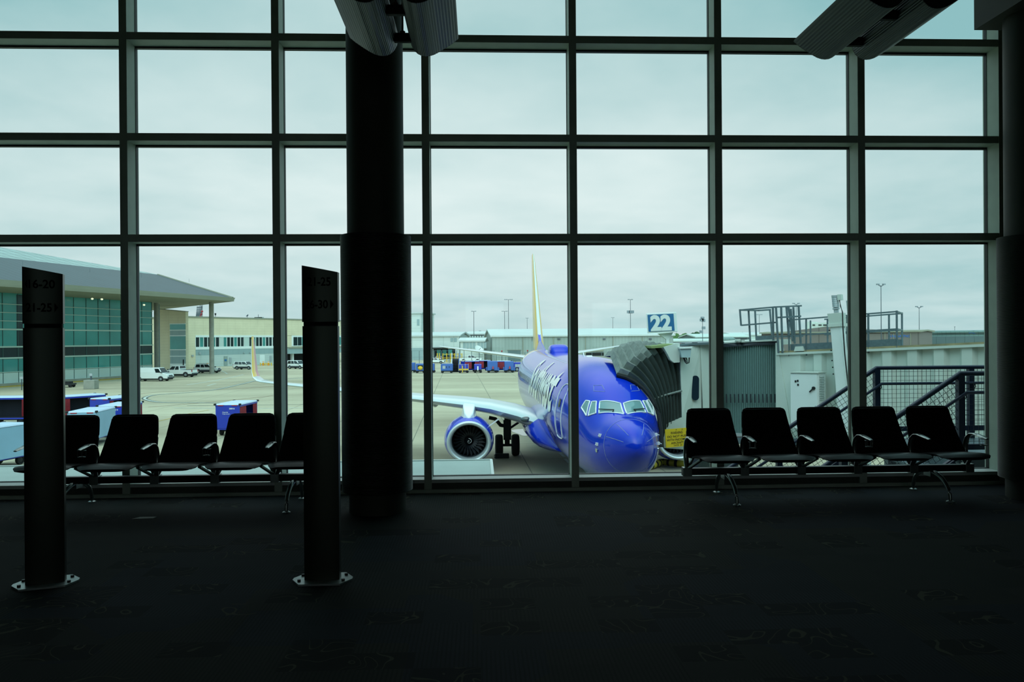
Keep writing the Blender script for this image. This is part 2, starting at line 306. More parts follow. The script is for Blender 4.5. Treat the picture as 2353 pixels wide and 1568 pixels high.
# ---------------------------------------------------------------- sky
def make_sky():
    w = bpy.data.worlds.new('sky'); SC.world = w; w.use_nodes = True; nt = w.node_tree; N = nt.nodes; L = nt.links
    bg = N['Background']; tc = N.new('ShaderNodeTexCoord'); sp = N.new('ShaderNodeSeparateXYZ'); L.new(tc.outputs['Generated'], sp.inputs[0])
    def math(op, a, bb=None, cl=False):
        n = N.new('ShaderNodeMath'); n.operation = op; n.use_clamp = cl
        for i, q in enumerate((a, bb)):
            if q is None: continue
            if isinstance(q, (int, float)): n.inputs[i].default_value = q
            else: L.new(q, n.inputs[i])
        return n.outputs[0]
    # cloud deck seen in perspective: direction divided by height
    den = math('ADD', math('MAXIMUM', sp.outputs['Z'], 0.0), .16)
    cb = N.new('ShaderNodeCombineXYZ'); L.new(math('DIVIDE', sp.outputs['X'], den), cb.inputs[0]); L.new(math('DIVIDE', sp.outputs['Y'], den), cb.inputs[1])
    n1 = N.new('ShaderNodeTexNoise'); n1.inputs['Scale'].default_value = .8; n1.inputs['Detail'].default_value = 7; n1.inputs['Roughness'].default_value = .52; n1.inputs['Distortion'].default_value = .4; L.new(cb.outputs[0], n1.inputs['Vector'])
    n2 = N.new('ShaderNodeTexNoise'); n2.inputs['Scale'].default_value = 2.6; n2.inputs['Detail'].default_value = 6; n2.inputs['Roughness'].default_value = .55; L.new(cb.outputs[0], n2.inputs['Vector'])
    # how blue / thin the overcast is: rises overhead and to both sides, and near the horizon
    rz = N.new('ShaderNodeValToRGB'); L.new(sp.outputs['Z'], rz.inputs[0]); E = rz.color_ramp.elements
    E[0].position = 0.0; E[0].color = (.42,)*3+(1,); E[1].position = 1.0; E[1].color = (.35,)*3+(1,)
    for p_, v_ in ((.035, .40), (.075, .20), (.13, .05), (.2, .07), (.28, .28), (.36, .55), (.5, .45), (.7, .15)):
        q = E.new(p_); q.color = (v_,)*3+(1,)
    ax = math('ADD', sp.outputs['X'], .05); side = math('MULTIPLY', math('MULTIPLY', math('MULTIPLY', ax, ax), 1.9), math('ADD', math('MULTIPLY', sp.outputs['Z'], 2.5), .3))
    f = math('ADD', rz.outputs[0], side)
    c1 = math('MULTIPLY', math('SUBTRACT', n1.outputs[0], .47), 1.0); c2 = math('MULTIPLY', math('SUBTRACT', n2.outputs[0], .5), .5)
    f = math('ADD', f, math('ADD', c1, c2), True)
    mx = N.new('ShaderNodeMix'); mx.data_type = 'RGBA'; L.new(f, mx.inputs[0]); mx.inputs[6].default_value = (.96, .95, .96, 1); mx.inputs[7].default_value = (.36, .575, .61, 1)
    L.new(mx.outputs[2], bg.inputs[0])
    rb = N.new('ShaderNodeValToRGB'); L.new(sp.outputs['Z'], rb.inputs[0]); E = rb.color_ramp.elements
    E[0].position = .42; E[0].color = (1/2.1,)*3+(1,); E[1].position = .8; E[1].color = (1,)*3+(1,)
    back = math('ADD', 1.0, math('MULTIPLY', math('MAXIMUM', math('SUBTRACT', .1, sp.outputs['Y']), 0.0), 2.0))   # and towards the veiled sun behind the hall
    L.new(math('MULTIPLY', math('MULTIPLY', rb.outputs[0], 2.1), back), bg.inputs[1])          # overcast: brighter overhead
make_sky()
SC.view_settings.view_transform = 'Standard'; SC.view_settings.look = 'None'; SC.view_settings.exposure = 0.0; SC.view_settings.gamma = 1.0
SC.view_settings.use_curve_mapping = False
SC.cycles.max_bounces = 8; SC.cycles.diffuse_bounces = 4; SC.cycles.glossy_bounces = 3; SC.cycles.transparent_max_bounces = 24; SC.cycles.transmission_bounces = 4
SC.cycles.caustics_reflective = False; SC.cycles.caustics_refractive = False
# ================================================================ HALL
D0, DG = 8.09, 8.30                     # inner face of the mullions, glass plane
MX0, MS = -3.519, 1.4986
BAY0, BAY1 = -2, 6
RX0, RX1, RY0, RZ1 = MX0+BAY0*MS-.03, 6.6, -8.5, 5.95
setting(MB().box(RX0, RX1, RY0, D0+.32, -.12, 0).build('floor', 'carpet'))
setting(MB().box(RX0-.2, RX1+.2, RY0-.2, D0+.3, RZ1, RZ1+.2).build('ceiling', 'hall_ceiling'))
wb = MB(); WO = [(-4.5,-3.0), (-.4,.8), (3.6,4.8)]; xs_ = [RX0-.2]+[q for o in WO for q in o]+[RX1+.2]
wb.box(RX0-.2, RX1+.2, RY0-.2, RY0, 0, 1.3).box(RX0-.2, RX1+.2, RY0-.2, RY0, 2.7, RZ1)
for i in range(0, 8, 2): wb.box(xs_[i], xs_[i+1], RY0-.2, RY0, 1.3, 2.7)
setting(wb.build('wall_back', 'hall_wall'))
for i, (a, b) in enumerate(WO): setting(MB().box(a, b, RY0-.12, RY0-.10, 1.3, 2.7).build('window_%d' % (90+i), 'pane_glass'))  # unseen back windows, added to let fill light into the hall
setting(MB().box(RX0-.2, RX0, RY0, D0+.3, 0, RZ1).build('wall_left', 'hall_wall'))
setting(MB().box(RX1, RX1+.2, RY0, D0+.3, 0, RZ1).build('wall_right', 'hall_wall'))
xr = MX0+BAY1*MS+.038
setting(MB().box(xr, RX1, D0, D0+.3, 0, RZ1).build('wall_front', 'hall_wall'))
# knee wall under the glass, floor strip, sill
w = MB(); w.box(RX0, xr, D0+.02, D0+.25, .0, .10); setting(w.build('wall_front_knee', 'knee'))
setting(MB().box(RX0, xr, D0-.015, D0+.02, 0, .034).build('baseboard_front', 'frame'))
setting(MB().box(RX0, xr, D0-.0, D0+.245, .10, .135).build('trim_1', 'white_paint'))
# vertical mullions and transoms
n = 2
for k in range(BAY0, BAY1+1):
    x = MX0+k*MS; setting(MB().box(x-.0375, x+.0375, D0-.004, D0+.26, .036, RZ1).build('trim_%d' % n, 'frame')); n += 1
TZ = [1.55+1.0744, 1.55+2.0858, 1.55+3.0929, 1.55+4.10]      # tops of the transoms
for z in TZ:
    for k in range(BAY0, BAY1):
        x = MX0+k*MS; setting(MB().box(x+.0375, x+MS-.0375, D0+.002, D0+.25, z-.075, z).build('trim_%d' % n, 'frame')); n += 1
# panes
lv = [.135]+TZ+[RZ1]; n = 1
for k in range(BAY0, BAY1):
    x = MX0+k*MS
    for i in range(5):
        z0 = lv[i] if i == 0 else lv[i]; z1 = lv[i+1]-(.075 if i < 4 else 0)
        wn_ = setting(MB().box(x+.03, x+MS-.03, DG, DG+.012, z0-.01, z1+.01).build('window_%d' % n, 'pane_glass')); n += 1
        MB().box(x+.037, x+MS-.037, DG-.02, DG+.03, z1-.017, z1).box(x+.037, x+.042, DG-.02, DG+.03, z0, z1-.017).box(x+MS-.042, x+MS-.037, DG-.02, DG+.03, z0, z1-.017).box(x+.042, x+MS-.042, DG-.02, DG+.03, z0, z0+.006).build('gasket', 'black_plastic', wn_, kind='structure')

# ---- round columns with a ribbed metal casing
def casing(r, z0, z1, n=56):
    m = MB(); k = int((z1-z0)/.0096); prof = [(r*.8, z0)]
    for i in range(k):
        z = z0+(z1-z0)*i/k; h = (z1-z0)/k
        prof += [(r-.004, z), (r, z+.35*h), (r, z+.65*h)]
    prof.append((r*.8, z1)); m.lathe(prof, n=n); return m
def column(x, y, label, cap):
    t = thing('round_column', label, 'column', (x, y, 0))
    MB().cyl((0,0,0), (0,0,RZ1-.01), .256, n=64).build('shaft', 'column_paint', t, smooth=40)
    casing(.318, .19, 2.50).build('ribbed_casing', 'casing_metal', t, smooth=25)
    MB().box(-.004, .004, -.324, -.31, .2, 2.49).tf(Matrix.Rotation(-.72 if cap else 2.4, 4, 'Z')).build('casing_seam', 'pylon_groove', t)
    if cap: MB().box(-.36, 1.2, -1.7, .35, 4.60, RZ1-.02).build('capital', 'column_paint', t)
    return t
column(-.929, 7.30, 'dark round column in a ribbed casing, standing between the two rows of seats', False)
column(5.315, 7.39, 'dark round column at the right edge, with a square capital over it', True)

# ---- twin-shell pendant lamps
def lamp_section(s):
    pr = [(.405,.135),(.36,.098),(.31,.064),(.262,.034),(.222,.013),(.19,.003),(.16,0),(.13,.004),(.1,.018),(.075,.042),(.056,.075),(.045,.115),(.045,.155),(.056,.19),(.08,.222),(.12,.24),(.18,.246),(.26,.226),(.34,.19),(.40,.148)]
    out = []
    for i in range(len(pr)):
        a, b = Vector(pr[i]), Vector(pr[(i+1) % len(pr)])
        for j in range(5):
            q = a.lerp(b, j/5); out.append((q.x*s, q.y))
    c = Vector((.2*s, .12))
    return [((x + ((.0012 if i % 2 else -.0012)*1.0)*(x-c.x)/max(.05, math.hypot(x-c.x, z-c.y))), z+((.0012 if i % 2 else -.0012)*1.0)*(z-c.y)/max(.05, math.hypot(x-c.x, z-c.y))) for i, (x, z) in enumerate(out)]
def pendant(x, label):
    t = thing('pendant_lamp', label, 'lamp', (x, 5.06, 3.68), group='twin shell pendant lamps')
    for s in (1, -1):
        sec = lamp_section(s)
        m = MB(); m.loft([[(a, 0.0, b) for a, b in sec], [(a, .94, b) for a, b in sec]], caps=False)
        sh = m.build('lamp_shell', 'lamp_shell', t)
        for y in (0.0, .94):
            cp = MB(); dy = -.006 if y == 0 else .006
            cp.prism([(a, y, b) for a, b in sec], (0, dy, 0)); cp.build('end_cap', 'lamp_cap', sh)
    for y in (.31, .80):
        MB().box(-.062, .062, y-.02, y+.02, .05, .115).build('bracket', 'lamp_bracket', t, bevel=.004)
        MB().cyl((0, y, .115), (0, y, RZ1-3.68), .008, n=10).cyl((0, y, .115), (0, y, .13), .02, n=12).build('hanging_rod', 'copper_rod', t)
    return t
pendant(-.54, 'ribbed twin-shell pendant lamp hanging in front of the round column')
pendant(2.83, 'ribbed twin-shell pendant lamp hanging by the right end of the windows')

# ---- gate sign pylons
def pylon(loc, label, rows, rz=0.0):
    t = thing('sign_pylon', label, 'sign', loc, rz, group='gate sign pylons')
    W = .112
    def plan(w=W, bulge=.018, dep=.032):
        q = [(-w + 2*w*i/16, -dep-bulge*(1-(2*i/16-1)**2)) for i in range(17)]
        return q + [(w - 2*w*i/16, dep+bulge*(1-(2*i/16-1)**2)) for i in range(17)]
    def top(x, z0, z1): return z0 + (z1-z0)*(x+W)/(2*W)
    MB().loft([[(a, b, .012) for a, b in plan()], [(a, b, 1.645) for a, b in plan()]]).build('post_panel', 'pylon_metal', t, smooth=30)
    MB().loft([[(a, b, 1.645) for a, b in plan(W-.006, .014, .026)], [(a, b, 1.672) for a, b in plan(W-.006, .014, .026)]]).build('groove', 'pylon_groove', t)
    hd = MB().loft([[(a, b, 1.672) for a, b in plan(W+.002)], [(a, b, top(a, 2.035, 1.992)) for a, b in plan(W+.002)]]).build('sign_head', 'pylon_metal', t, smooth=30)
    def face(x): return -.032-.018*(1-(x/(W+.002))**2)-.0015
    for zc, txt, arrow in rows:
        vs, fs = fit_text(txt, w=.148, h=.056, bold=.02)
        x0 = -.076 if arrow < 0 else -.094
        MB().add([(x0+a, face(x0+a), zc-.028+b) for a, b in vs], fs).build('gate_numbers', 'pylon_letters', hd, label='black gate numbers '+txt)
        ax = -.099 if arrow < 0 else .068
        pts = [(ax+.016, -.03), (ax+.016, .03), (ax, 0)] if arrow < 0 else [(ax, -.03), (ax+.021, 0), (ax, .03)]
        MB().quad(*[(a, face(a)-.0005, zc+b) for a, b in pts]).build('arrow', 'pylon_letters', hd)
    pl = [(-.19,-.02),(-.13,-.125),(.13,-.125),(.19,-.02),(.19,.02),(.13,.125),(-.13,.125),(-.19,.02)]
    bp = MB().prism([(a, b, 0) for a, b in pl], (0,0,.012)).build('base_plate', 'plate_steel', t, label='pale steel base plate')
    for sx in (-.14, .14):
        for sy in (-.06, .06): MB().cyl((sx, sy, .012), (sx, sy, .024), .011, n=6).build('bolt', 'beam_dark', bp)
    return t
pylon((-2.79, 5.24, 0), 'dark sign pylon lettered 16-20 and 21-25, by the left row of seats', [(1.925, '16-20', -1), (1.775, '21-25', 1)], .30)
pylon((-1.018, 5.20, 0), 'dark sign pylon lettered 21-25 and 26-30, close to the round column', [(1.93, '21-25', -1), (1.785, '26-30', 1)])

# ---- beam seating
def rrect(hx, y0, y1, r, n=4):
    """rounded rectangle outline in x (half width) and y"""
    out = []
    for cx_, cy_, a0 in ((hx-r, y1-r, 0), (-hx+r, y1-r, 90), (-hx+r, y0+r, 180), (hx-r, y0+r, 270)):
        for i in range(n+1):
            a = radians(a0+90*i/n); out.append((cx_+r*cos(a), cy_+r*sin(a)))
    return out
def shell(front, back):   # two grids -> closed slab
    R_, C_ = len(front), len(front[0]); vs = [p for r in front for p in r]+[p for r in back for p in r]; o = R_*C_; fs = []
    for i in range(R_-1):
        for j in range(C_-1):
            a = i*C_+j; fs += [(a, a+1, a+C_+1, a+C_), (o+a, o+a+C_, o+a+C_+1, o+a+1)]
    edge = [j for j in range(C_)]+[i*C_+C_-1 for i in range(1, R_)]+[(R_-1)*C_+j for j in range(C_-2, -1, -1)]+[i*C_ for i in range(R_-2, 0, -1)]
    for k in range(len(edge)):
        a, b = edge[k], edge[(k+1) % len(edge)]; fs.append((b, a, o+a, o+b))
    return vs, fs
def bench(cx, label):
    t = thing('beam_seating', label, 'seating', (cx, 7.60, 0), group='five seat benches facing the hall')
    PT = .555; L = 1.42
    MB().box(-L, L, -.035, .035, .232, .297).build('beam', 'beam_dark', t, bevel=.006)
    for s in (-1, 1): MB().box(s*L-.012, s*L+.012, -.04, .04, .226, .303).build('beam_cap', 'black_plastic', t, bevel=.004)
    for s in (-1.01, 1.01):
        m = MB()
        for d, ft in ((-1, .335), (1, .30)):
            pts = []
            for i in range(13):
                a = i/12*pi/2; pts.append((s, d*(.02+(ft-.02)*sin(a)), .012+.222*cos(a)**.9 if i < 12 else .012))
            m.tube(pts, [.026-.011*i/12 for i in range(13)], 10)
        m.box(s-.03, s+.03, -.06, .06, .19, .24)
        lg = m.build('leg', 'alu', t, smooth=50)
        for d, ft in ((-1, .335), (1, .30)):
            MB().lathe([(.0, 0), (.036, 0), (.036, .006), (.022, .014), (0, .016)], (s, d*ft, 0), n=16).build('foot_pad', 'plate_steel', lg, smooth=40)
    for i in range(5):
        x = (i-2)*PT
        # back: tapers upwards, leans to the glass, rounded top corners
        fr, bk = [], []
        for a in range(15):
            v = 1-(1-a/14)**1.7; row, rb = [], []; z = .395+.443*v; yc = .0+.215*v+.03*sin(v*pi); hw = .262-.053*v**1.15
            if v > .93: hw -= .034*(1-sqrt(max(0, 1-((v-.93)/.07)**2)))
            for b in range(13):
                u = -1+2*b/12; cup = -.028*(u*u)*(1-.4*v)
                e = .006 if a in (0, 14) or b in (0, 12) else 0
                row.append((x+u*hw, yc+cup+e, z)); rb.append((x+u*hw*.985, yc+.03+cup*.7-e, z+.004))
            fr.append(row); bk.append(rb)
        vs, fs = shell(fr, bk); bo = MB().add(vs, fs).build('backrest', 'seat_pad', t, smooth=60)
        tr = []
        for a in range(15): tr.append(Vector(bk[a][0])+Vector((-.003, -.004, 0)))
        tr += [Vector(q)+Vector((0, -.006, .003)) for q in bk[14]] + [Vector(bk[a][12])+Vector((.003, -.004, 0)) for a in range(14, -1, -1)]
        MB().tube(tr, .0085, 6).build('edge_trim', 'seat_shell', bo, smooth=60)
        # seat cushion: waterfall front
        up, lo = [], []
        for a in range(13):
            v = a/12; y = .045-.50*v; row, rl = [], []; z = .412+.046*min(1, v/.8)+.008*sin(v*pi)-(.026*max(0, (v-.8)/.2)**2)
            hw = .238+.012*sin(min(1, v*1.4)*pi/2)-(.045*max(0, (v-.85)/.15)**2)
            for b in range(13):
                u = -1+2*b/12; ed = .012*u**6
                row.append((x+u*hw, y, z-ed)); rl.append((x+u*hw*.97, y+(.014 if a == 12 else 0), z-.042+ed*1.2+.004*v+(.012 if a == 12 else 0)))
            up.append(row); lo.append(rl)
        vs, fs = shell(up, lo); MB().add(vs, fs).build('seat', 'seat_pad', t, smooth=60)
    # brackets carrying the seats and arms
    for i in range(6):
        x = (i-2.5)*PT; m = MB()
        for s in (-1, 1):
            if (i == 0 and s < 0) or (i == 5 and s > 0): continue
            m.bar((x+s*.012, -.01, .29), (x+s*.085, -.2, .405), .035, .02); m.bar((x+s*.012, .01, .29), (x+s*.07, .03, .40), .035, .02)
        m.box(x-.04, x+.04, -.045, .045, .222, .305); m.build('seat_bracket', 'alu', t, bevel=.003)
        path = [(x, -.01, .29), (x, .02, .34), (x, .035, .42), (x, .03, .50), (x, .005, .558), (x, -.05, .596), (x, -.12, .606), (x, -.19, .600), (x, -.25, .592), (x, -.31, .582)]
        wd = [.024, .026, .026, .025, .025, .026, .027, .028, .027, .016]; th = [.02, .022, .02, .018, .017, .014, .010, .008, .008, .006]
        rings = []
        for k in range(len(path)):
            p = Vector(path[k]); d = (Vector(path[min(k+1, 9)])-Vector(path[max(k-1, 0)])).normalized(); nn = Vector((1,0,0)).cross(d)
            rings.append([p+Vector((1,0,0))*(wd[k]*cos(a))+nn*(th[k]*sin(a)) for a in [2*pi*q/10 for q in range(10)]])
        ar = MB().loft(rings).build('armrest', 'alu', t, smooth=60)
        MB().loft([[p+Vector((0,0,.0055)) for p in [Vector((x-.02,-.14,.607)), Vector((x+.02,-.14,.607)), Vector((x+.02,-.15,.607)), Vector((x-.02,-.15,.607))]],
                   [Vector((x-.022,-.27,.592)), Vector((x+.022,-.27,.592)), Vector((x+.02,-.285,.588)), Vector((x-.02,-.285,.588))]]).build('arm_pad', 'black_plastic', ar)
        if i % 2:
            h = MB(); c = (x, -.255); R_ = .036
            h.tube([(c[0]+R_*cos(a), c[1]+R_*sin(a), .575) for a in [2*pi*q/16 for q in range(17)]], .0028, 5)
            h.tube([(c[0]+R_*.9*cos(a), c[1]+R_*.9*sin(a), .515) for a in [2*pi*q/16 for q in range(17)]], .0024, 5)
            for q in range(4): a = q*pi/2+.6; h.tube([(c[0]+R_*cos(a), c[1]+R_*sin(a), .578), (c[0]+R_*.92*cos(a), c[1]+R_*.92*sin(a), .513)], .0024, 5)
            h.tube([(c[0]-R_*.9, c[1], .515), (c[0]+R_*.9, c[1], .515)], .0024, 5)
            h.build('cup_holder', 'steel_wire', ar)
    return t
bench(-2.755, 'row of five black seats at left, behind the sign pylons')
bench(3.385, 'row of five black seats at right, in front of the jet bridge')
pp = G(330, 1191, .002)
tag(MB().prism([Vector((pp.x-.09, pp.y-.03, .001)), Vector((pp.x+.085, pp.y-.01, .001)), Vector((pp.x+.095, pp.y+.045, .001)), Vector((pp.x-.05, pp.y+.045, .001))], (0,0,.002)).build('paper_sheet', 'paper'), 'small white sheet of paper lying on the carpet by the left seats', 'paper')

# ---- the terminal building around the hall (outer walls, storey below, roof)
for nm, b in (('wall_outer_left', (-95, RX0-.3, RY0, 8.4, AP, 9.0)), ('wall_outer_right', (RX1+.3, 40, RY0, 8.4, AP, 9.0)), ('wall_storey_below', (RX0-.3, RX1+.3, -30, 8.4, AP, -.14)),
              ('roof_slab_upper', (RX0-.3, RX1+.3, RY0-.2, 8.4, RZ1+.22, 9.0))):
    setting(MB().box(*b).build(nm, 'outer_wall'))
# ================================================================ APRON
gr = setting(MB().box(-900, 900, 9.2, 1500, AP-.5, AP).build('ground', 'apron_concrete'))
def strip(pts, w, m, name='painted_line', dz=.012):
    pts = [Vector(p) for p in pts]; L_, R_ = [], []
    for i, p in enumerate(pts):
        d = pts[min(i+1, len(pts)-1)]-pts[max(i-1, 0)]; d.z = 0; d.normalize(); nn = Vector((-d.y, d.x, 0))*(w/2)
        L_.append(p+nn); R_.append(p-nn)
    b = MB(); n_ = len(pts)
    top = [Vector((q.x, q.y, AP+dz)) for q in L_+R_]
    b.add(top, [(i, n_+i, n_+i+1, i+1) for i in range(n_-1)])
    return b.build(name, m, gr)
def smoothpts(px, n=8):
    g = [G(*p) for p in px]; out = []
    for i in range(len(g)-1):
        p0, p1, p2, p3 = g[max(i-1, 0)], g[i], g[i+1], g[min(i+2, len(g)-1)]
        for k in range(n):
            t = k/n; out.append(.5*((2*p1)+(p2-p0)*t+(2*p0-5*p1+4*p2-p3)*t*t+(3*p1-p0-3*p2+p3)*t**3))
    return out+[g[-1]]
lead = smoothpts([(700, 868), (600, 874), (560, 882), (500, 895), (440, 902), (380, 906), (350, 909), (334, 914), (336, 919), (370, 925), (450, 926), (560, 927)])
strip(lead, .62, 'line_dark'); strip(lead, .26, 'line_white', dz=.018)
strip(smoothpts([(430, 885), (470, 879), (500, 874), (540, 866), (560, 861)]), .35, 'line_white'); strip(smoothpts([(476, 887), (496, 882)]), .3, 'line_white')
strip(smoothpts([(509, 853), (517, 856), (522, 860)]), .3, 'line_white')
strip(smoothpts([(300, 909), (360, 902), (460, 898), (560, 893), (690, 884)]), .22, 'line_red'); strip(smoothpts([(340, 936), (420, 930), (520, 921), (640, 909)]), .16, 'line_red')
strip(smoothpts([(400, 938), (560, 939), (690, 938), (780, 938)]), .3, 'line_white'); strip(smoothpts([(430, 933), (620, 931), (700, 930)]), .2, 'line_dark')
strip(smoothpts([(350, 972), (400, 960), (430, 952), (480, 943)]), .12, 'line_yellow'); strip(smoothpts([(610, 876), (650, 874), (698, 869)]), .25, 'line_white')
# dashed stand line beside the aircraft
for a, b in (((1250, 1003), (1283, 1036)), ((1286, 1041), (1297, 1051)), ((1298, 1055), (1312, 1068))):
    strip([G(*a), G(*b)], .16, 'line_white')
strip([G(1276, 1014), G(1312, 1050)], .06, 'line_dark'); strip([G(1300, 1063.5), G(1318, 1063.5)], .05, 'line_white')
strip([G(1336, 1070), G(1352, 1090)], .16, 'line_white')

# low roof just outside the glass
rl = MB(); rl.box(-12.0, .16, 8.46, 12.2, -.62, -.30); setting(rl.build('roof_slab', 'roof_membrane'))
MB().box(-12.0, .19, 12.2, 12.25, -.62, -.285).box(.16, .20, 8.46, 12.2, -.62, -.285).build('roof_edge', 'white_paint', bpy.data.objects['roof_slab'])

# ================================================================ AIRLINER  (local: +y towards the tail, -x starboard, z from the ground)
_p = EYE + Vector((sin(YAW), cos(YAW), 0))*22.5 + Vector((cos(YAW), -sin(YAW), 0))*3.51
AC = thing('airliner', 'blue twin-engine airliner with yellow tail, parked nose-in at the jet bridge', 'aircraft', (_p.x, _p.y, AP), .0066)
ST = [(0,2.92,3.02,.02),(.06,2.78,3.18,.17),(.2,2.62,3.34,.32),(.5,2.38,3.52,.55),(.9,2.13,3.66,.74),(1.3,1.93,3.75,.90),(1.7,1.78,3.81,1.02),(2.1,1.67,3.99,1.12),(2.5,1.59,4.26,1.21),(3.0,1.51,4.57,1.32),
      (3.6,1.45,4.84,1.44),(4.3,1.4,5.06,1.57),(5.2,1.37,5.23,1.7),(6.3,1.35,5.34,1.81),(7.6,1.35,5.4,1.88),(10,1.35,5.4,1.88),(14,1.35,5.4,1.88),(18,1.35,5.4,1.88),(22,1.35,5.4,1.88),(25,1.36,5.4,1.88),
      (27,1.55,5.4,1.84),(29,1.9,5.4,1.74),(31,2.38,5.4,1.56),(33,2.95,5.38,1.3),(35,3.55,5.33,.98),(37,4.12,5.24,.62),(38.3,4.45,5.14,.36),(38.9,4.62,5.05,.18)]
def _interp(st, k):
    st = max(0, min(38.9, st))
    for i in range(len(ST)-1):
        if ST[i][0] <= st <= ST[i+1][0]:
            a, b = ST[i], ST[i+1]; h = b[0]-a[0]; t = (st-a[0])/h
            m0 = (b[k]-ST[max(i-1, 0)][k])/(b[0]-ST[max(i-1, 0)][0]) if i > 0 else (b[k]-a[k])/h*1.3
            m1 = (ST[min(i+2, len(ST)-1)][k]-a[k])/(ST[min(i+2, len(ST)-1)][0]-a[0])
            return (2*t**3-3*t*t+1)*a[k]+(t**3-2*t*t+t)*h*m0+(-2*t**3+3*t*t)*b[k]+(t**3-t*t)*h*m1
def skin(st, ang, off=0.0):                 # ang: 0 = starboard side, 90 = crown, -90 = keel
    b, tp, hw = _interp(st, 1), _interp(st, 2), max(.01, _interp(st, 3)); zc = b+(tp-b)*.505
    def q(s_, a_):
        b, tp, hw = _interp(s_, 1), _interp(s_, 2), max(.01, _interp(s_, 3)); zc = b+(tp-b)*.505
        e = .94; c, s = cos(a_), sin(a_)
        return Vector((-hw*math.copysign(abs(c)**e, c), s_, zc+((tp-zc) if s > 0 else (zc-b))*math.copysign(abs(s)**e, s)))
    p = q(st, ang)
    if off:
        du = q(st+.03, ang)-q(max(0, st-.03), ang); dv = q(st, ang+.02)-q(st, ang-.02); nn = du.cross(dv)
        if nn.dot(p-Vector((0, st, zc))) < 0: nn = -nn
        p = p+nn.normalized()*off
    return p
def ang_at(st, z):                          # angle (starboard, upper or lower) where the skin reaches height z
    lo, hi = -pi/2, pi/2
    for _ in range(30):
        mid = (lo+hi)/2
        if skin(st, mid).z < z: lo = mid
        else: hi = mid
    return (lo+hi)/2
sts = [0, .02, .06, .12, .2, .32, .5, .7, .9, 1.1, 1.3, 1.5, 1.7, 1.9, 2.1, 2.3, 2.5, 2.75, 3, 3.3, 3.6, 4, 4.4, 4.9, 5.4, 6, 6.8, 7.6]+[8.5+i for i in range(17)]+[26, 27, 28, 29, 29.6, 30.2, 30.8, 31.4, 32, 33, 34, 35, 36, 37, 37.7, 38.3, 38.9]
NA = 72; fu = MB(); rings = [[skin(s, 2*pi*i/NA) for i in range(NA)] for s in sts]
fu.loft(rings)
fi = 0
for k in range(len(sts)-1):
    for i in range(NA):
        s = sts[k]; a = 2*pi*i/NA
        if 29.6 <= s < 30.2: fu.m[fi] = 1
        elif 30.2 <= s < 31.4: fu.m[fi] = 2
        elif 31.4 <= s < 33: fu.m[fi] = 3
        fi += 1
fu.build('fuselage', ['plane_blue', 'plane_white', 'plane_yellow', 'plane_red'], AC, smooth=50)
from mathutils.bvhtree import BVHTree
_bv = BVHTree.FromPolygons([tuple(v) for r in rings for v in r], [tuple(f) for f in fu.f[:-2]])
def front(x, z, off=.01):                   # nose skin hit from straight ahead
    h = _bv.ray_cast(Vector((x, -8, z)), Vector((0, 1, 0)))
    return h[0]+h[1]*(off if h[1].y < 0 else -off)
def side(st, z, off=.01, sgn=-1):
    h = _bv.ray_cast(Vector((sgn*6, st, z)), Vector((-sgn, 0, 0)))
    nn = h[1] if h[1].x*sgn > 0 else -h[1]
    return h[0]+nn*off
def patch(fn, quad_, n=8, m=6):             # bilinear patch over four 2D corners, mapped by fn
    a, b, c, d = [Vector(q) for q in quad_]; vs = []
    for j in range(m+1):
        for i in range(n+1):
            u, v = i/n, j/m; p = (a*(1-u)+b*u)*(1-v)+(d*(1-u)+c*u)*v; vs.append(fn(p.x, p.y))
    return vs, [(j*(n+1)+i, j*(n+1)+i+1, (j+1)*(n+1)+i+1, (j+1)*(n+1)+i) for j in range(m) for i in range(n)]
# windscreen: white frame band and six panes
def sa(p): return (p.y, ang_at(p.y, p.z))
def outward(qd, e):
    c = sum((Vector(q) for q in qd), Vector((0, 0)))/4; out = []
    for q in qd:
        d = Vector(q)-c; out.append(tuple(Vector(q)+Vector((math.copysign(e, d.x), math.copysign(e*.62, d.y)))))
    return out
PANES = [[(1.66,1.53),(2.17,.90),(2.55,1.05),(2.24,1.54)],
         [(2.26,.82),(2.47,.59),(2.77,.855),(2.64,.965)],
         [(2.56,.545),(3.05,.545),(3.05,.735),(2.86,.815)]]
for s in (1, -1):
    for i, qd in enumerate(PANES):
        flip = (lambda v: Vector((v.x*s, v.y, v.z)))
        vs, fs = patch(lambda st, a: flip(skin(st, a, .012)), qd); MB().add(vs, fs).build('windscreen_pane', 'cockpit_glass', AC, smooth=60)
        loop = []
        for q0, q1 in zip(qd, qd[1:]+qd[:1]):
            for k in range(8): u = k/8; loop.append(flip(skin(q0[0]+(q1[0]-q0[0])*u, q0[1]+(q1[1]-q0[1])*u, .012)))
        MB().tube(loop+loop[:2], .024, 6, caps=False).build('windscreen_frame', 'plane_white', AC, smooth=60)
    # old eyebrow window outlines
    eb = [(s*-.42,4.42),(s*-.74,4.42),(s*-.70,4.58),(s*-.46,4.60),(s*-.42,4.42)]
    MB().tube([front(a[0]+(b[0]-a[0])*t/4, a[1]+(b[1]-a[1])*t/4, .004) for a, b in zip(eb, eb[1:]) for t in range(4)], .008, 5).build('eyebrow_outline', 'panel_line', AC)
    wa = [front(s*-.34, 3.83, .05), front(s*-.30, 3.88, .05), front(s*-.5, 3.885, .045), front(s*-.70, 3.89, .045)]
    MB().tube(wa, [.02, .018, .016, .012], 6).build('wiper', 'rubber', AC)
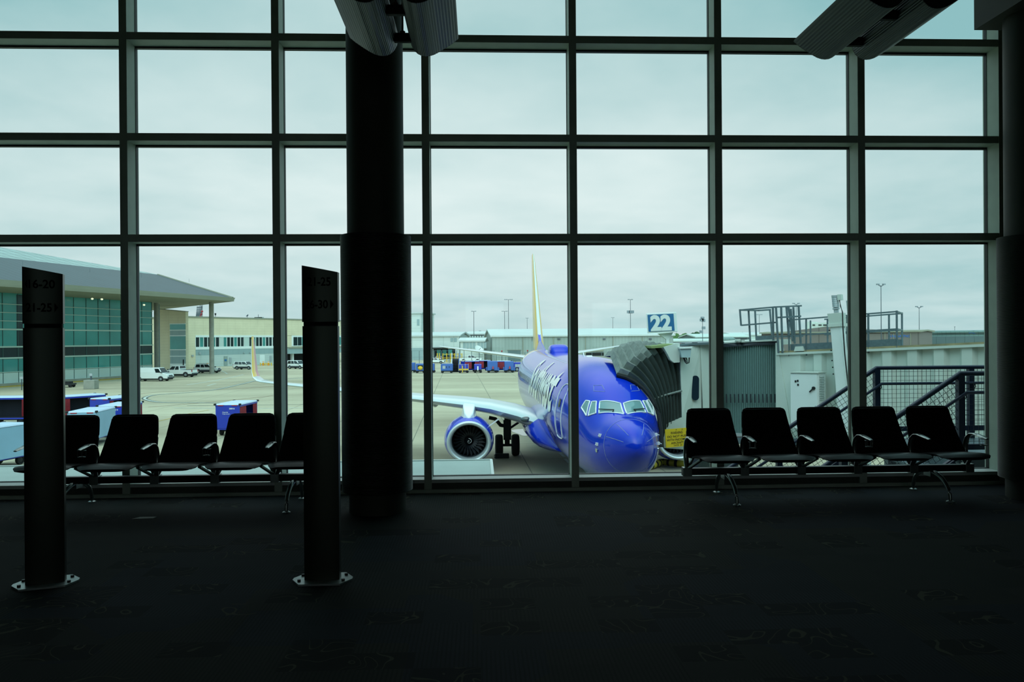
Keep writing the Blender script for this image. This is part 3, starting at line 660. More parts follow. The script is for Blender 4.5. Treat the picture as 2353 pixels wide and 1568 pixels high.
# radome seam, probes
MB().tube([skin(.98+.12*sin(a), a, .003) for a in [2*pi*i/64 for i in range(65)]], .006, 5).build('radome_seam', 'panel_line', AC)
for a0 in (.4, 1.05, 2.1, 2.75):
    MB().tube([skin(s, a0, .004) for s in (.25, .45, .65, .85, .97)], .006, 5).build('lightning_strip', 'panel_line', AC)
for st, z in ((1.3, 3.22), (1.36, 2.95)):
    for s in (1, -1):
        p = side(st, z, 0, -s); MB().box(p.x-.05, p.x+.05, st-.05, st+.06, z-.045, z+.045).tube([(p.x-s*.05, st, z), (p.x-s*.08, st-.12, z)], .014, 6).build('pitot_probe', 'plane_white', AC)
for s in (1, -1):
    p = side(1.4, 2.76, 0, -s); MB().cyl((p.x+s*.05, 1.4, 2.76), (p.x-s*.02, 1.38, 2.76), .065, n=14).build('angle_vane', 'bare_metal', AC)
# service door outline on the starboard side, cabin windows, big lettering
dr = []
for s_, z_ in [(4.7,2.75),(4.7,3.0),(4.7,3.25),(4.7,3.5),(4.7,3.75),(4.7,4.0),(4.7,4.2),(4.75,4.38),(4.88,4.5),(5.1,4.54),(5.3,4.52),(5.45,4.43),(5.53,4.28),(5.55,4.1),(5.55,3.85),(5.55,3.6),(5.55,3.35),(5.55,3.1),(5.55,2.85),(5.5,2.72),(5.2,2.68),(4.85,2.69),(4.7,2.75)]:
    dr.append(side(s_, z_, .012))
MB().tube(dr, .02, 6).build('door_outline', 'plane_white', AC)
vs, fs = patch(lambda x, z: side(x, z, .016), [(5.02,3.75),(5.24,3.75),(5.24,4.02),(5.02,4.02)], 3, 3); MB().add(vs, fs).build('door_window', 'cabin_glass', AC)
for s in (1, -1):
    for i in range(40):
        st = 7.0+i*.56
        vs, fs = patch(lambda x, z: side(x, z, .016, -s), [(st-.115,3.82),(st+.115,3.82),(st+.115,4.16),(st-.115,4.16)], 1, 3)
        MB().add(vs, fs).build('cabin_window', 'cabin_glass', AC)
vs, fs = fit_text('Southwest', w=10.6, bold=.03, h=1.92)
bmx = MB().add([(x, y, 0) for x, y in vs], fs)
def subdivide(mb, it):
    import bmesh
    me = bpy.data.meshes.new('t'); me.from_pydata(mb.v, [], mb.f); bm = bmesh.new(); bm.from_mesh(me)
    bmesh.ops.triangulate(bm, faces=bm.faces)
    for _ in range(it): bmesh.ops.subdivide_edges(bm, edges=[e for e in bm.edges if e.calc_length() > .22], cuts=1, use_grid_fill=False); bmesh.ops.triangulate(bm, faces=bm.faces)
    bm.verts.index_update(); mb.v = [tuple(v.co) for v in bm.verts]; mb.f = [tuple(v.index for v in f.verts) for f in bm.faces]; mb.m = [0]*len(mb.f); bm.free(); bpy.data.meshes.remove(me)
subdivide(bmx, 4)
bmx.v = [tuple(skin(17.0-x, .02+y/1.98, .024)) for x, y, _ in bmx.v]
bmx.build('title_lettering', 'plane_white', AC, label='large white airline title along the side')
# aerials and radome hump on the crown
hp = MB(); rg = []
for st, w_, h_ in ((19.7,.30,.02),(19.8,.44,.2),(20.0,.50,.34),(20.5,.54,.42),(21.2,.52,.40),(22.0,.46,.30),(22.8,.34,.14),(23.4,.2,.02)):
    z0 = _interp(st, 2)-.08; rg.append([Vector((w_*math.copysign(abs(cos(a))**.5, cos(a)), st, z0+(h_+.08)*abs(sin(a))**.55)) for a in [pi*i/16 for i in range(17)]])
hp.loft(rg).build('antenna_hump', 'plane_blue', AC, smooth=50)
MB().loft([[(-.12,9.0,5.39),(.12,9.0,5.39),(.12,9.35,5.39),(-.12,9.35,5.39)], [(-.09,9.05,5.44),(.09,9.05,5.44),(.09,9.3,5.44),(-.09,9.3,5.44)]]).build('aerial_base', 'plane_white', AC)
MB().prism([(-.012,10.6,5.38),(-.012,10.95,5.38),(-.012,10.95,5.53),(-.012,10.85,5.53)], (.024,0,0)).build('blade_aerial', 'plane_white', AC)
MB().lathe([(.0,.14),(.05,.12),(.07,.04),(.07,0)], (0, 15.2, 5.39), n=12).build('beacon', 'tail_red', AC, smooth=50)
# ---- wings
def foil(chord, thick, n=11):               # (y along chord 0..1, z) closed outline, leading edge first
    up = []
    for i in range(n):
        t = (1-cos(pi*i/(n-1)))/2; z = 5*thick*(.2969*sqrt(t)-.126*t-.3516*t*t+.2843*t**3-.1015*t**4); up.append((t*chord, z*chord))
    return up+[(y, -z*.75) for y, z in reversed(up[1:-1])]
def wing_ring(s, lat, le, z, chord, thick, dirx=(1,0), inc=.0):
    # dirx: (lateral, vertical) direction of thickness normal for canted sections
    return [Vector((-s*(lat+(-dirx[1])*h), le+y, z+dirx[0]*h-inc*y)) for y, h in foil(chord, thick)]
for s in (1, -1):
    W_ = MB(); R_ = []
    for lat, le, z, ch, th in ((.9,12.4,2.2,8.3,.11),(1.7,13.0,2.32,7.9,.135),(2.6,14.1,2.58,6.9,.14),(3.8,15.2,2.82,5.9,.14),(5.0,15.9,2.97,5.2,.135),(7.0,17.0,3.14,4.3,.125),(10,18.55,3.38,3.3,.12),(13,20.1,3.62,2.4,.11),(15.6,21.45,3.82,1.75,.10),(16.2,21.8,3.87,1.66,.1)):
        R_.append(wing_ring(s, lat, le, z, ch, th, inc=.03))
    W_.loft(R_).build('wing', 'wing_skin', AC, smooth=50)
    # blended winglet: white leading strip, yellow then red
    wl = MB(); R_ = []
    for lat, le, z, ch, a in ((16.2,21.8,3.87,1.66,0),(16.5,21.98,3.93,1.6,.35),(16.75,22.2,4.1,1.48,.8),(16.9,22.5,4.4,1.32,1.15),(17.02,22.95,4.95,1.08,1.3),(17.14,23.4,5.6,.82,1.36),(17.24,23.8,6.2,.58,1.38),(17.27,23.98,6.38,.42,1.38)):
        R_.append(wing_ring(s, lat, le, z, ch, .1, (cos(a), sin(a))))
    wl.loft(R_); nf = len(R_[0])
    for k in range(len(R_)-1):
        for i in range(nf):
            j = i if i < 11 else nf-i
            wl.m[k*nf+i] = (0 if k < 2 or j <= 0 else (1 if j <= 4 else 2)) if k < 6 else 1
    wl.build('winglet', ['wing_skin', 'plane_yellow', 'plane_red'], AC, smooth=50)
    # wing root fairing
    fa = MB(); R_ = []
    for st, w_, zt, zb in ((11.0,1.2,1.7,1.3),(12.2,1.86,2.35,1.14),(13.2,2.14,2.85,1.02),(16,2.25,2.95,.95),(19,2.18,2.8,.98),(21.5,1.95,2.3,1.08),(24,1.3,1.7,1.3)):
        R_.append([Vector((-s*max(0, w_*math.copysign(abs(cos(a))**.7, cos(a))), st, (zt+zb)/2+(zt-zb)/2*sin(a))) for a in [-pi/2+pi*i/12 for i in range(13)]])
    fa.loft(R_).build('wing_fairing', 'plane_blue', AC, smooth=60)
    # landing light in the root, flap track fairings
    lp = MB(); lp.ball((-s*2.2, 13.72, 2.47), (.30, .2, .13), 16, 8); lp.build('landing_light', 'lens', AC, smooth=60)
    for lat, le, z in ((6.6, 20.3, 2.85), (9.4, 21.0, 3.1)):
        m = MB(); m.loft([m.ring((-s*lat, le+y, z-.05*abs(y-.8)), (0,1,0), r, 10) for y, r in ((-1.6,.02),(-1.2,.14),(0,.22),(1.0,.2),(1.9,.03))]); m.build('flap_fairing', 'plane_grey', AC, smooth=50)
    # ---- engine
    ex, ez, e0 = -s*4.83, 1.42, 13.85
    def nac(prof):
        m = MB(); rg = []
        for r, y in prof:
            rg.append([Vector((ex+r*cos(a)*1.03, e0+y, ez+r*sin(a)*(.93 if sin(a) < 0 else .99))) for a in [2*pi*i/48 for i in range(48)]])
        m.loft(rg, caps=False); return m
    nc = nac([(.985,.12),(1.05,.35),(1.12,.9),(1.14,1.5),(1.1,2.3),(.98,3.0),(.86,3.35),(.80,3.35)]).build('nacelle', 'plane_blue', AC, smooth=60)
    nac([(.99,.12),(.975,.04),(.935,.0),(.88,.0),(.83,.06),(.795,.2),(.775,.42)]).build('inlet_lip', 'lip_metal', nc, smooth=60)
    nac([(.775,.42),(.775,1.0)]).build('intake_duct', 'intake', nc, smooth=60)
    fn = MB(); fn.cyl((ex, e0+1.05, ez), (ex, e0+1.1, ez), .79, n=40); fn.build('fan_case', 'void', nc)
    for i in range(24):
        a = 2*pi*i/24; b = MB(); rr = [(.22, .10, .8), (.45, .12, .55), (.76, .15, .3)]; ring_ = []
        for r, c_, tw in rr:
            o = Vector((ex+r*cos(a), e0+.86, ez+r*sin(a)*.97)); tg = Vector((-sin(a), 0, cos(a))); dd = tg*sin(tw+.5)+Vector((0, 1, 0))*cos(tw+.5); nn = Vector((cos(a), 0, sin(a))).cross(dd)*.008
            ring_.append([o-dd*c_-nn, o+dd*c_-nn, o+dd*c_+nn, o-dd*c_+nn])
        b.loft(ring_).build('fan_blade', 'fan_dark', nc)
    MB().lathe([(.0,.46),(.06,.5),(.14,.62),(.21,.78),(.23,.95)], (ex, e0, ez), 'y', 24).build('spinner', 'fan_dark', nc, smooth=60)
    sp_ = [(ex+(.02+.11*t)*cos(7*t+1), e0+.50+.12*t-.03, ez+(.02+.11*t)*sin(7*t+1)) for t in [i/24 for i in range(25)]]
    MB().tube(sp_, .012, 5).build('spinner_spiral', 'plane_white', nc)
    MB().lathe([(.62,2.9),(.6,3.4),(.5,4.3),(.46,4.3),(.45,3.2)], (ex, e0, ez), 'y', 24).build('exhaust_nozzle', 'bare_metal', nc, smooth=50)
    py_ = MB(); R_ = []
    for y, hw, zt, zb in ((.55,.06,2.52,2.35),(.8,.24,2.72,2.3),(1.4,.31,2.95,2.2),(2.2,.33,3.06,2.1),(4.0,.24,3.0,2.1),(5.5,.06,2.8,2.3)):
        R_.append([Vector((ex+dx*hw, e0+y, z)) for dx, z in ((-1.25, zb), (-.85, zt), (.85, zt), (1.25, zb))])
    py_.loft(R_).build('engine_pylon', 'plane_white', AC, smooth=30, bevel=.04)
    MB().prism([(ex+s*.93, e0+.9, ez+.62), (ex+s*1.42, e0+1.0, ez+.95), (ex+s*1.42, e0+1.5, ez+.95), (ex+s*1.0, e0+1.9, ez+.6)], (.0, 0, .03)).build('nacelle_chine', 'plane_white', nc)
    # ---- main gear
    gx, gy = -s*2.86, 19.4; lg = MB()
    lg.cyl((gx, gy, .56), (gx, gy, 2.6), .13, .16, 14); lg.cyl((gx, gy, .5), (gx, gy, 1.1), .09, n=12); lg.cyl((gx-.5, gy, .56), (gx+.5, gy, .56), .07, n=12)
    st_ = lg.build('landing_gear_strut', 'gear_dark', AC, smooth=40)
    MB().bar((gx, gy, 1.35), (gx+s*1.15, gy+.05, 2.1), .11, .11).build('side_brace', 'gear_dark', st_)
    MB().tube([(gx, gy, 1.55), (gx-s*.35, gy-.1, 1.62), (gx-s*.62, gy-.12, 1.95), (gx-s*.95, gy-.1, 2.02)], .10, 8).build('drag_link', 'gear_dark', st_, smooth=50)
    MB().box(gx-.2, gx+.2, gy-.18, gy-.14, .85, 1.9).build('gear_door', 'gear_dark', st_)
    for q in (-.43, .43):
        wh = MB().lathe([(.30,-.17),(.47,-.2),(.54,-.16),(.565,-.06),(.565,.06),(.54,.16),(.47,.2),(.30,.17)], (gx+q, gy, .565), 'x', 32).build('wheel', 'tyre', AC, smooth=40)
        MB().lathe([(0,-.1),(.12,-.13),(.3,-.15),(.3,.15),(.12,.13),(0,.1)], (gx+q, gy, .565), 'x', 24).build('hub', 'hub', wh, smooth=40)
    # tailplane
    tp = MB(); R_ = []
    for lat, le, z, ch, th in ((.3,33.6,4.72,4.2,.09),(1.2,34.1,4.83,3.9,.09),(4.0,35.8,5.2,2.7,.085),(7.1,37.65,5.6,1.35,.08),(7.2,37.8,5.61,1.1,.05)):
        R_.append(wing_ring(s, lat, le, z, ch, th))
    tp.loft(R_).build('tailplane', 'wing_skin', AC, smooth=50)
# nose gear
ng = MB().cyl((0,4.2,.35),(0,4.3,1.7),.08,.1,12).cyl((-.25,4.2,.35),(.25,4.2,.35),.05,n=10).build('landing_gear_strut', 'gear_dark', AC, smooth=40)
for q in (-.2, .2): MB().lathe([(.15,-.08),(.3,-.1),(.345,-.04),(.345,.04),(.3,.1),(.15,.08)], (q, 4.2, .345), 'x', 28).build('wheel', 'tyre', AC, smooth=40)
# fin with yellow / red / white bands, blue dorsal fillet
fn = MB(); R_ = []
for z, le, ch, th in ((5.1,31.9,6.3,.12),(6.0,32.75,5.75,.125),(7.5,33.95,4.85,.125),(9.5,35.5,3.75,.12),(11.5,37.05,2.65,.11),(12.45,37.75,2.15,.09),(12.62,38.0,1.8,.06)):
    R_.append([Vector((h, le+y, z)) for y, h in foil(ch, th)])
fn.loft(R_); nf = len(R_[0])
for k in range(len(R_)-1):
    for i in range(nf):
        j = i if i < 10 else nf-1-i
        fn.m[k*nf+i] = 1 if (j == 0 and k >= 1) else (0 if j <= 6 else 2)
fn.build('fin', ['plane_yellow', 'plane_white', 'plane_red'], AC, smooth=50)
MB().loft([[(-.05,28.6,5.38),(.05,28.6,5.38),(.02,28.6,5.42),(-.02,28.6,5.42)], [(-.22,32.2,5.3),(.22,32.2,5.3),(.05,32.2,6.0),(-.05,32.2,6.0)], [(-.3,34.2,5.3),(.3,34.2,5.3),(.12,34.2,6.9),(-.12,34.2,6.9)]]).build('dorsal_fillet', 'plane_blue', AC)
vs, fs = fit_text('N8614M', w=1.5, h=.34)
MB().add([(-.335, 36.0-x, 5.95+y) for x, y in vs], fs).build('registration', 'ink', AC)

# shallow wet patch under the wing, wheel chock
wp_ = G(1216, 994); MB().quad(*[(wp_.x+1.0*cos(a)*(1+.25*sin(3*a)), wp_.y+2.4*sin(a)*(1+.2*cos(2*a)), AP+.012) for a in [2*pi*i/28 for i in range(28)]]).build('wet_patch', mat('wet', '#8f918a', .03, spec=.8), gr)
cp_ = AC.matrix_world
cq = AC.matrix_basis @ Vector((-3.29, 18.4, 0)); cq = Vector((AC.location.x-3.29, AC.location.y+18.55, 0)); ck = MB()
ck.box(cq.x-.36, cq.x+.36, cq.y-.12, cq.y+.12, AP, AP+.24)
ck.box(cq.x-.40, cq.x-.34, cq.y-.1, cq.y+.9, AP+.02, AP+.07)
tag(ck.build('wheel_chock', 'rubber', bevel=.03), 'black rubber chock set against the airliner main wheel', 'wheel chock')
# ================================================================ JET BRIDGE
CB = GX(1640, 27.0)
JB = thing('jet_bridge', 'cream passenger boarding bridge docked against the aircraft nose', 'jet bridge', tuple(CB))
def W4(pxpts, d): return [P(x, y, dd) for (x, y), dd in zip(pxpts, d if isinstance(d, (list, tuple)) else [d]*len(pxpts))]
BK = FW.copy(); BK.z = 0; BK.normalize()         # horizontal "away from the hall" direction
def fold(nearK, depth, z_out):                   # one hoop: near leg, over the top, far leg
    far = [p+BK*depth for p in reversed(nearK)]
    return nearK+far
n0 = [(1513,1004,26.3),(1508,978,26.3),(1498,944,26.3),(1482,914,26.4),(1462,893,26.5),(1440,878,26.7),(1422,869,26.9),(1410,862,27.1),(1416,850,27.3),(1432,842,27.6)]
n1 = [(1566,961,25.9),(1565,940,25.9),(1564,920,25.9),(1563,900,25.9),(1562,880,26.0),(1560,860,26.0),(1558,842,26.0),(1556,826,26.0),(1552,806,26.1),(1548,797,26.3)]
def skw(st, a, off): return AC_M @ skin(st, a, off)
AC_M = Matrix.Translation(AC.location) @ Matrix.Rotation(.0066, 4, 'Z')
A_ = [skw(2.7+.9*(i/9), pi+.2-(pi+.2-1.62)*i/9, .1) for i in range(10)]
AF = [skw(5.4+.8*(i/9), pi+.2-(pi+.2-1.62)*i/9, .14) for i in range(10)]
B_ = [P(*q) for q in n1]
# the hoops are squeezed at the foot and spread over the top
K = 17; hoops = []
foot = [A_[0], P(1530,986,25.8), P(1566,961,25.9)]
for k in range(K+1):
    t = k/K; pts = []
    for i, (a, b) in enumerate(zip(A_, B_)):
        h = i/(len(A_)-1)
        tt = t**(1.0+.5*(1-h))                                    # pleats gather towards the cab at the bottom
        p = a.lerp(b, tt)
        if h < .3: p = (foot[0].lerp(foot[1], t*2) if t < .5 else foot[1].lerp(foot[2], t*2-1)).lerp(p, h/.3)
        arch = sin(pi*t**.8)*.30*h; p = p+Vector((0, 0, arch))
        o = (.02 if k == 0 else .09)*(1 if k % 2 else -1)*(.45+.55*h)
        p = p - BK*o + Vector((0, 0, o*.6*h))
        pts.append(p)
    far = [p+(f_-a_)*(1-t)+BK*(2.6*t) for p, a_, f_ in reversed(list(zip(pts, A_, AF)))]
    mid = (pts[-1]+far[0])/2+Vector((0, 0, .3*(1-t)+.02)); hoops.append(pts+[mid]+far)
cv = MB(); nk = len(hoops[0]); cv.loft(hoops, caps=False, closed=False)
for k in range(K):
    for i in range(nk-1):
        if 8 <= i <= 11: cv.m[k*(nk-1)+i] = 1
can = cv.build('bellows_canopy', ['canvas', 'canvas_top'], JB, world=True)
MB().tube([p for p in hoops[0][:10]], .075, 8).build('contact_bumper', 'rubber', can, world=False).parent = None if False else can
_o = bpy.data.objects[-1] if False else None
for ch in can.children:
    ch.data.transform(INV[JB.name])
MB().tube([P(1505,916.5,25.75), P(1530,908,25.75), P(1567,898,25.75)], .035, 6).build('strap', 'canvas_top', can, world=False)
can.children[-1].data.transform(INV[JB.name])
# dark skirt tucked against the fuselage
MB().prism(W4([(1514,965),(1522,985),(1532,984),(1527,1028),(1517,1006)], 26.0), BK*.06).build('apron_skirt', 'rubber', JB, world=True)
# cab front, hood and floor bumper
cab = MB().prism(W4([(1563,800),(1612,792),(1612,1040),(1577,1034),(1526,1030),(1523,988),(1533,974),(1567,960)], [25.8,26.2,26.2,26.0,25.7,25.7,25.7,25.8]), BK*.5).build('cab_wall', 'bridge_white', JB, world=True)
MB().prism(W4([(1609,792),(1662,790),(1664,1042),(1620,1042)], [26.15,26.6,26.6,26.15]), BK*3.0).build('cab_side', 'bridge_white', JB, world=True)
ow = [(1598+8.5*cos(a), 892+(20 if sin(a) > 0 else -20)+8.5*sin(a)) for a in [2*pi*i/24 for i in range(24)]]
MB().prism([P(x, y, 26.02) for x, y in ow], BK*.1).build('cab_window', 'bridge_glass', JB, world=True, label='dark oval window')
MB().prism(W4([(1525,798),(1552,790),(1562,789),(1562,833),(1549,834),(1541,828),(1535,816)], 25.6), BK*3.2).build('hood', 'bridge_white', JB, world=True)
MB().prism(W4([(1496,796),(1526,793),(1560,789),(1560,794),(1527,799),(1497,801)], 25.7), BK*3.0).build('hood_edge', 'lichen', JB, world=True)
cr = MB(); cr.prism(W4([(1558,797),(1602,799),(1602,809),(1558,806)], 26.1), BK*2.8); cr.build('cab_cornice', 'bridge_white', JB, world=True)
MB().prism(W4([(1558,791),(1664,785),(1664,790),(1558,796)], 26.0), BK*3.4).build('cab_roof', 'galv', JB, world=True)
jb = MB(); jb.prism(W4([(1563,801),(1589,800),(1586,822),(1567,822)], 25.4), BK*.5); bx = jb.build('junction_box', 'grey_box', JB, world=True)
MB().prism(W4([(1561,798),(1591,797),(1590,801),(1562,802)], 25.35), BK*.62).build('box_lid', 'white_paint', bx).data.transform(INV[JB.name])
for c_ in ([(1570,822),(1574,832),(1578,836),(1583,834),(1584,822)], [(1572,822),(1575,829),(1580,835),(1578,826),(1576,822)]):
    MB().tube([P(x, y, 25.5) for x, y in c_], .02, 6).build('cable', 'cable', bx).data.transform(INV[JB.name])
for a, b, dd in (((1556,768),(1558,797),26.4), ((1537,768),(1537,796),26.6)): pass
for x, y, w_, h_, m_ in ((1561,793,3,4,'tail_red'),(1571,793,3,4,'cable'),(1580,793,4,3,'white_paint'),(1598,791,5,4,'dark_band')):
    MB().prism(W4([(x-w_,y-h_),(x+w_,y-h_),(x+w_,y+h_),(x-w_,y+h_)], 26.3), BK*.2).build('roof_fitting', m_, JB, world=True)
# curved rolling curtain of vertical slats, with the dark band over it
cu = MB(); top, bot = [], []
NS = 26
for i in range(NS*4+1):
    t = i/(NS*4); px = 1655+131*t; d = 27.0-.55*sin(pi*t*.75)-.35*t; s_ = (.035, .0, -.035, 0)[i % 4]
    b = P(px, 800, d)-BK*s_; z1 = P(px, 796-4*t, d).z; z0 = P(px, 997, d).z
    top.append(Vector((b.x, b.y, z1))); bot.append(Vector((b.x, b.y, z0)))
cu.loft([bot, top], caps=False, closed=False); ct = cu.build('slat_curtain', 'curtain_slat', JB, world=True)
for i in range(13):
    px = 1668+9.3*i; t = (px-1655)/131; d = 26.9-.55*sin(pi*t*.75)-.35*t
    MB().prism(W4([(px,906),(px+2.6,906),(px+3.2,926),(px+.6,926)], d-.06), BK*.02).build('vent_slot', 'dark_band', ct).data.transform(INV[JB.name])
MB().prism(W4([(1655,789),(1785,783),(1785,792),(1700,796),(1655,799)], [26.8,26.0,26.0,26.3,26.8]), BK*.4).build('curtain_band', 'dark_band', JB, world=True)
MB().prism(W4([(1655,786.5),(1784,780.5),(1785,784),(1655,790)], [26.75,25.9,25.9,26.75]), BK*2.6).build('curtain_roof', 'bridge_white', JB, world=True)
MB().prism(W4([(1655,997),(1790,995),(1790,1001),(1655,1003)], [26.7,25.9,25.9,26.7]), BK*.5).build('curtain_sill', 'plane_grey', JB, world=True)
MB().prism(W4([(1655,1007),(1790,1006),(1790,1020),(1655,1021)], [26.7,25.9,25.9,26.7]), BK*.6).build('floor_beam', 'galv', JB, world=True)
# tunnel: corrugated side wall sloping up towards the right
T0 = P(1787, 813, 25.8); T1 = P(2255, 793, 21.1)
ud = (T1-T0); TL = ud.length; ud.normalize(); hn = Vector((ud.y, -ud.x, 0)).normalized()
if hn.dot(EYE-T0) < 0: hn = -hn
vz = Vector((0, 0, 1)); LEN = TL+9.0
def TP(s, o, z): return T0+ud*s+hn*o+vz*z          # along, outwards, up from the roof edge line
cw = MB(); a_, b_ = [], []; s = .8; prof = [(0, 0)]
per = .72
while s < LEN:
    prof += [(s, 0.0), (s+.10, -.13), (s+.36, -.13), (s+.46, 0.0)]; s += per
prof.append((LEN, 0))
cw.loft([[TP(a, b, -2.75) for a, b in prof], [TP(a, b, -.04) for a, b in prof]], caps=False, closed=False)
tw = cw.build('tunnel_wall', 'bridge_white', JB, world=True)
bx_ = MB(); bx_.hexa([TP(0,-2.0,-2.7),TP(LEN,-2.0,-2.7),TP(LEN,-.2,-2.7),TP(0,-.2,-2.7),TP(0,-2.0,-.03),TP(LEN,-2.0,-.03),TP(LEN,-.2,-.03),TP(0,-.2,-.03)]); bx_.build('tunnel_body', 'bridge_white', JB, world=True)
rf = MB(); rf.hexa([TP(-.02,-2.1,-.05),TP(LEN,-2.1,-.05),TP(LEN,.06,-.05),TP(-.02,.06,-.05),TP(-.02,-2.1,.02),TP(LEN,-2.1,.02),TP(LEN,.06,.02),TP(-.02,.06,.02)]); rf.build('tunnel_roof', 'bridge_white', JB, world=True)
MB().hexa([TP(0,-.06,.02),TP(LEN,-.06,.02),TP(LEN,0,.02),TP(0,0,.02),TP(0,-.06,.08),TP(LEN,-.06,.08),TP(LEN,0,.08),TP(0,0,.08)]).build('roof_gutter', 'rust', JB, world=True, label='rust-stained roof edge')
MB().hexa([TP(-.06,-.3,-2.75),TP(.55,-.3,-2.75),TP(.55,.03,-2.75),TP(-.06,.03,-2.75),TP(-.06,-.3,.35),TP(.0,-.3,.35),TP(.0,.03,.35),TP(-.06,.03,.35)]).build('end_panel', 'bridge_white', JB, world=True)
MB().hexa([TP(-.2,-.1,-2.95),TP(LEN,-.1,-2.95),TP(LEN,.04,-2.95),TP(-.2,.04,-2.95),TP(-.2,-.1,-2.72),TP(LEN,-.1,-2.72),TP(LEN,.04,-2.72),TP(-.2,.04,-2.72)]).build('bottom_beam', 'galv', JB, world=True)
for px in (1835, 1855): pass
MB().prism([TP(.62,-.05,.05),TP(.95,-.05,.05),TP(.9,-.05,.2),TP(.67,-.05,.2)], hn*.12).build('roof_bracket', 'bridge_white', JB, world=True)
# lift columns with motors
def sofpx(px, off=.35):
    lo, hi = -3.0, 14.0
    for _ in range(40):
        m = (lo+hi)/2; q = TP(m, off, 0)-EYE; x = 1176.5+FPX*q.dot(RT)/q.dot(FW)
        if x < px: lo = m
        else: hi = m
    return lo
for k, (px, off, nm) in enumerate(((1925, .42, 1), (1952, -2.3, 2))):
    s = sofpx(1930, off) if k == 0 else sofpx(1962, off)
    def cp(q, o, z): return TP(s+q, off+o, z)
    # the column leans square to the sloping tunnel
    def lc(q, o, z): return TP(s, off, 0)+ud*q+hn*o+(vz-Vector((ud.x, ud.y, 0))*ud.z*1.9)*(z-.28)
    m = MB(); m.hexa([lc(a_, b_, z_) for z_ in (-5.4, 1.12) for a_, b_ in ((-.15,-.15),(.15,-.15),(.15,.15),(-.15,.15))])
    lcx = m.build('lift_column', 'white_paint', JB, world=True)
    def kid(mb, nm_, mt, **kw):
        o = mb.build(nm_, mt, lcx, **kw); o.data.transform(INV[JB.name]); return o
    kid(MB().hexa([lc(a_, b_, z_) for z_ in (1.0, 1.09) for a_, b_ in ((-.2,-.2),(.2,-.2),(.2,.2),(-.2,.2))]), 'column_collar', 'bridge_white')
    kid(MB().hexa([lc(a_*q_, b_*q_, z_) for z_, q_ in ((1.09, 1), (1.40, 1.12)) for a_, b_ in ((-.17,-.17),(.17,-.17),(.17,.17),(-.17,.17))]), 'gearbox', 'bridge_white')
    kid(MB().cyl(lc(0,0,1.42), lc(0,0,1.58), .07, n=16).cyl(lc(0,0,1.52), lc(0,0,1.56), .1, n=16), 'motor_flange', 'plane_grey')
    mo = MB(); rg = []
    for i in range(25):
        h = 1.58+.36*i/24; rg.append(mo.ring(lc(0,0,h), vz, .098 if i > 18 else (.1 if i % 2 else .092), 20))
    mo.loft(rg); kid(mo, 'lift_motor', 'plane_grey')
    kid(MB().hexa([lc(.1,-.06,1.78),lc(.22,-.06,1.78),lc(.22,.06,1.78),lc(.1,.06,1.78),lc(.1,-.06,1.95),lc(.22,-.06,1.95),lc(.22,.06,1.95),lc(.1,.06,1.95)]), 'terminal_box', 'bridge_white')
    kid(MB().tube([lc(.16,.05,1.78), lc(.2,.1,1.6), lc(.27,.15,1.42), lc(.28,.22,1.0), lc(.26,.22,.2), lc(.27,.22,-.6), lc(.26,.22,-3)], .02, 6), 'cable', 'cable')
    for z in (.9,.3,.0,-.2,-.4): kid(MB().cyl(lc(-.16,.2,z), lc(-.16,.215,z), .022, n=8), 'bolt', 'cable')
# roof guard rails and caged ladder hoop
def railset(nm, segs, w_=.042):
    m = MB()
    for a, b in segs: m.bar(a, b, w_, w_)
    return m.build(nm, 'galv', JB, world=True)
def RP(px, py, d): return P(px, py, d)
s1 = sofpx(2061, -.02); s2 = sofpx(2073, -1.3)
for o in (-.02, -1.3):
    if o < -1: s1, s2 = s2, s1
    sa = .35 if o > -1 else .9
    if o > -1:
        segs = [(TP(sa,o,1.06), TP(s1,o,1.06)), (TP(sa,o,.56), TP(s1,o,.56))]
    else: segs = [(TP(sa,o,1.06), TP(s1,o,1.06)), (TP(sa,o,.56), TP(s1,o,.56))]
    segs += [(TP(s1,o,.02), TP(s1,o,1.09))]
    for q in (.4, 1.0, 2.35, 3.0, 4.9, 5.6, 6.4): 
        if q < s1: segs.append((TP(q,o,-.1), TP(q,o,1.06)))
    railset('guard_rail', segs)
    MB().hexa([TP(.45,o-.02,.08),TP(s1,o-.02,.08),TP(s1,o+.0,.08),TP(.45,o+.0,.08),TP(.45,o-.02,.28),TP(s1,o-.02,.28),TP(s1,o+.0,.28),TP(.45,o+.0,.28)]).build('kick_plate', 'galv', JB, world=True)
railset('guard_rail', [(TP(s2,-.02,1.06), TP(s1,-1.3,1.06)), (TP(s2,-.02,.56), TP(s1,-1.3,.56))])
D_ = 26.0
railset('guard_rail', [(RP(1700,713,D_), RP(1780,706,25.6)), (RP(1780,706,25.6), RP(1842,703,25.6)), (RP(1703,748,D_), RP(1786,741,25.6)), (RP(1700,711,D_), RP(1703,749,D_)), (RP(1720,714,D_), RP(1724,786,D_)), (RP(1735,715,D_+.6), RP(1738,782,D_+.6)),
    (RP(1703,713,D_), RP(1742,714,D_+1.6)), (RP(1742,714,D_+1.6), RP(1771,712,D_+1.2)), (RP(1769,712,D_+1.2), RP(1775,782,D_+1.2))], .048)
railset('ladder_cage', [(RP(1776,706,25.6), RP(1777,783,25.6)), (RP(1783,706,25.3), RP(1789,812,25.3)), (RP(1795,707,25.4), RP(1798,812,25.4)), (RP(1807,704,25.6), RP(1813,780,25.6)), (RP(1812,706,25.9), RP(1822,785,25.9)), (RP(1817,710,26.1), RP(1822,778,26.1)),
    (RP(1823,706,25.9), RP(1826,790,25.9)), (RP(1835,704,25.6), RP(1840,790,25.6)), (RP(1788,730,25.4), RP(1840,727,25.6)), (RP(1780,774,26.4), RP(1845,773,26.4))], .052)
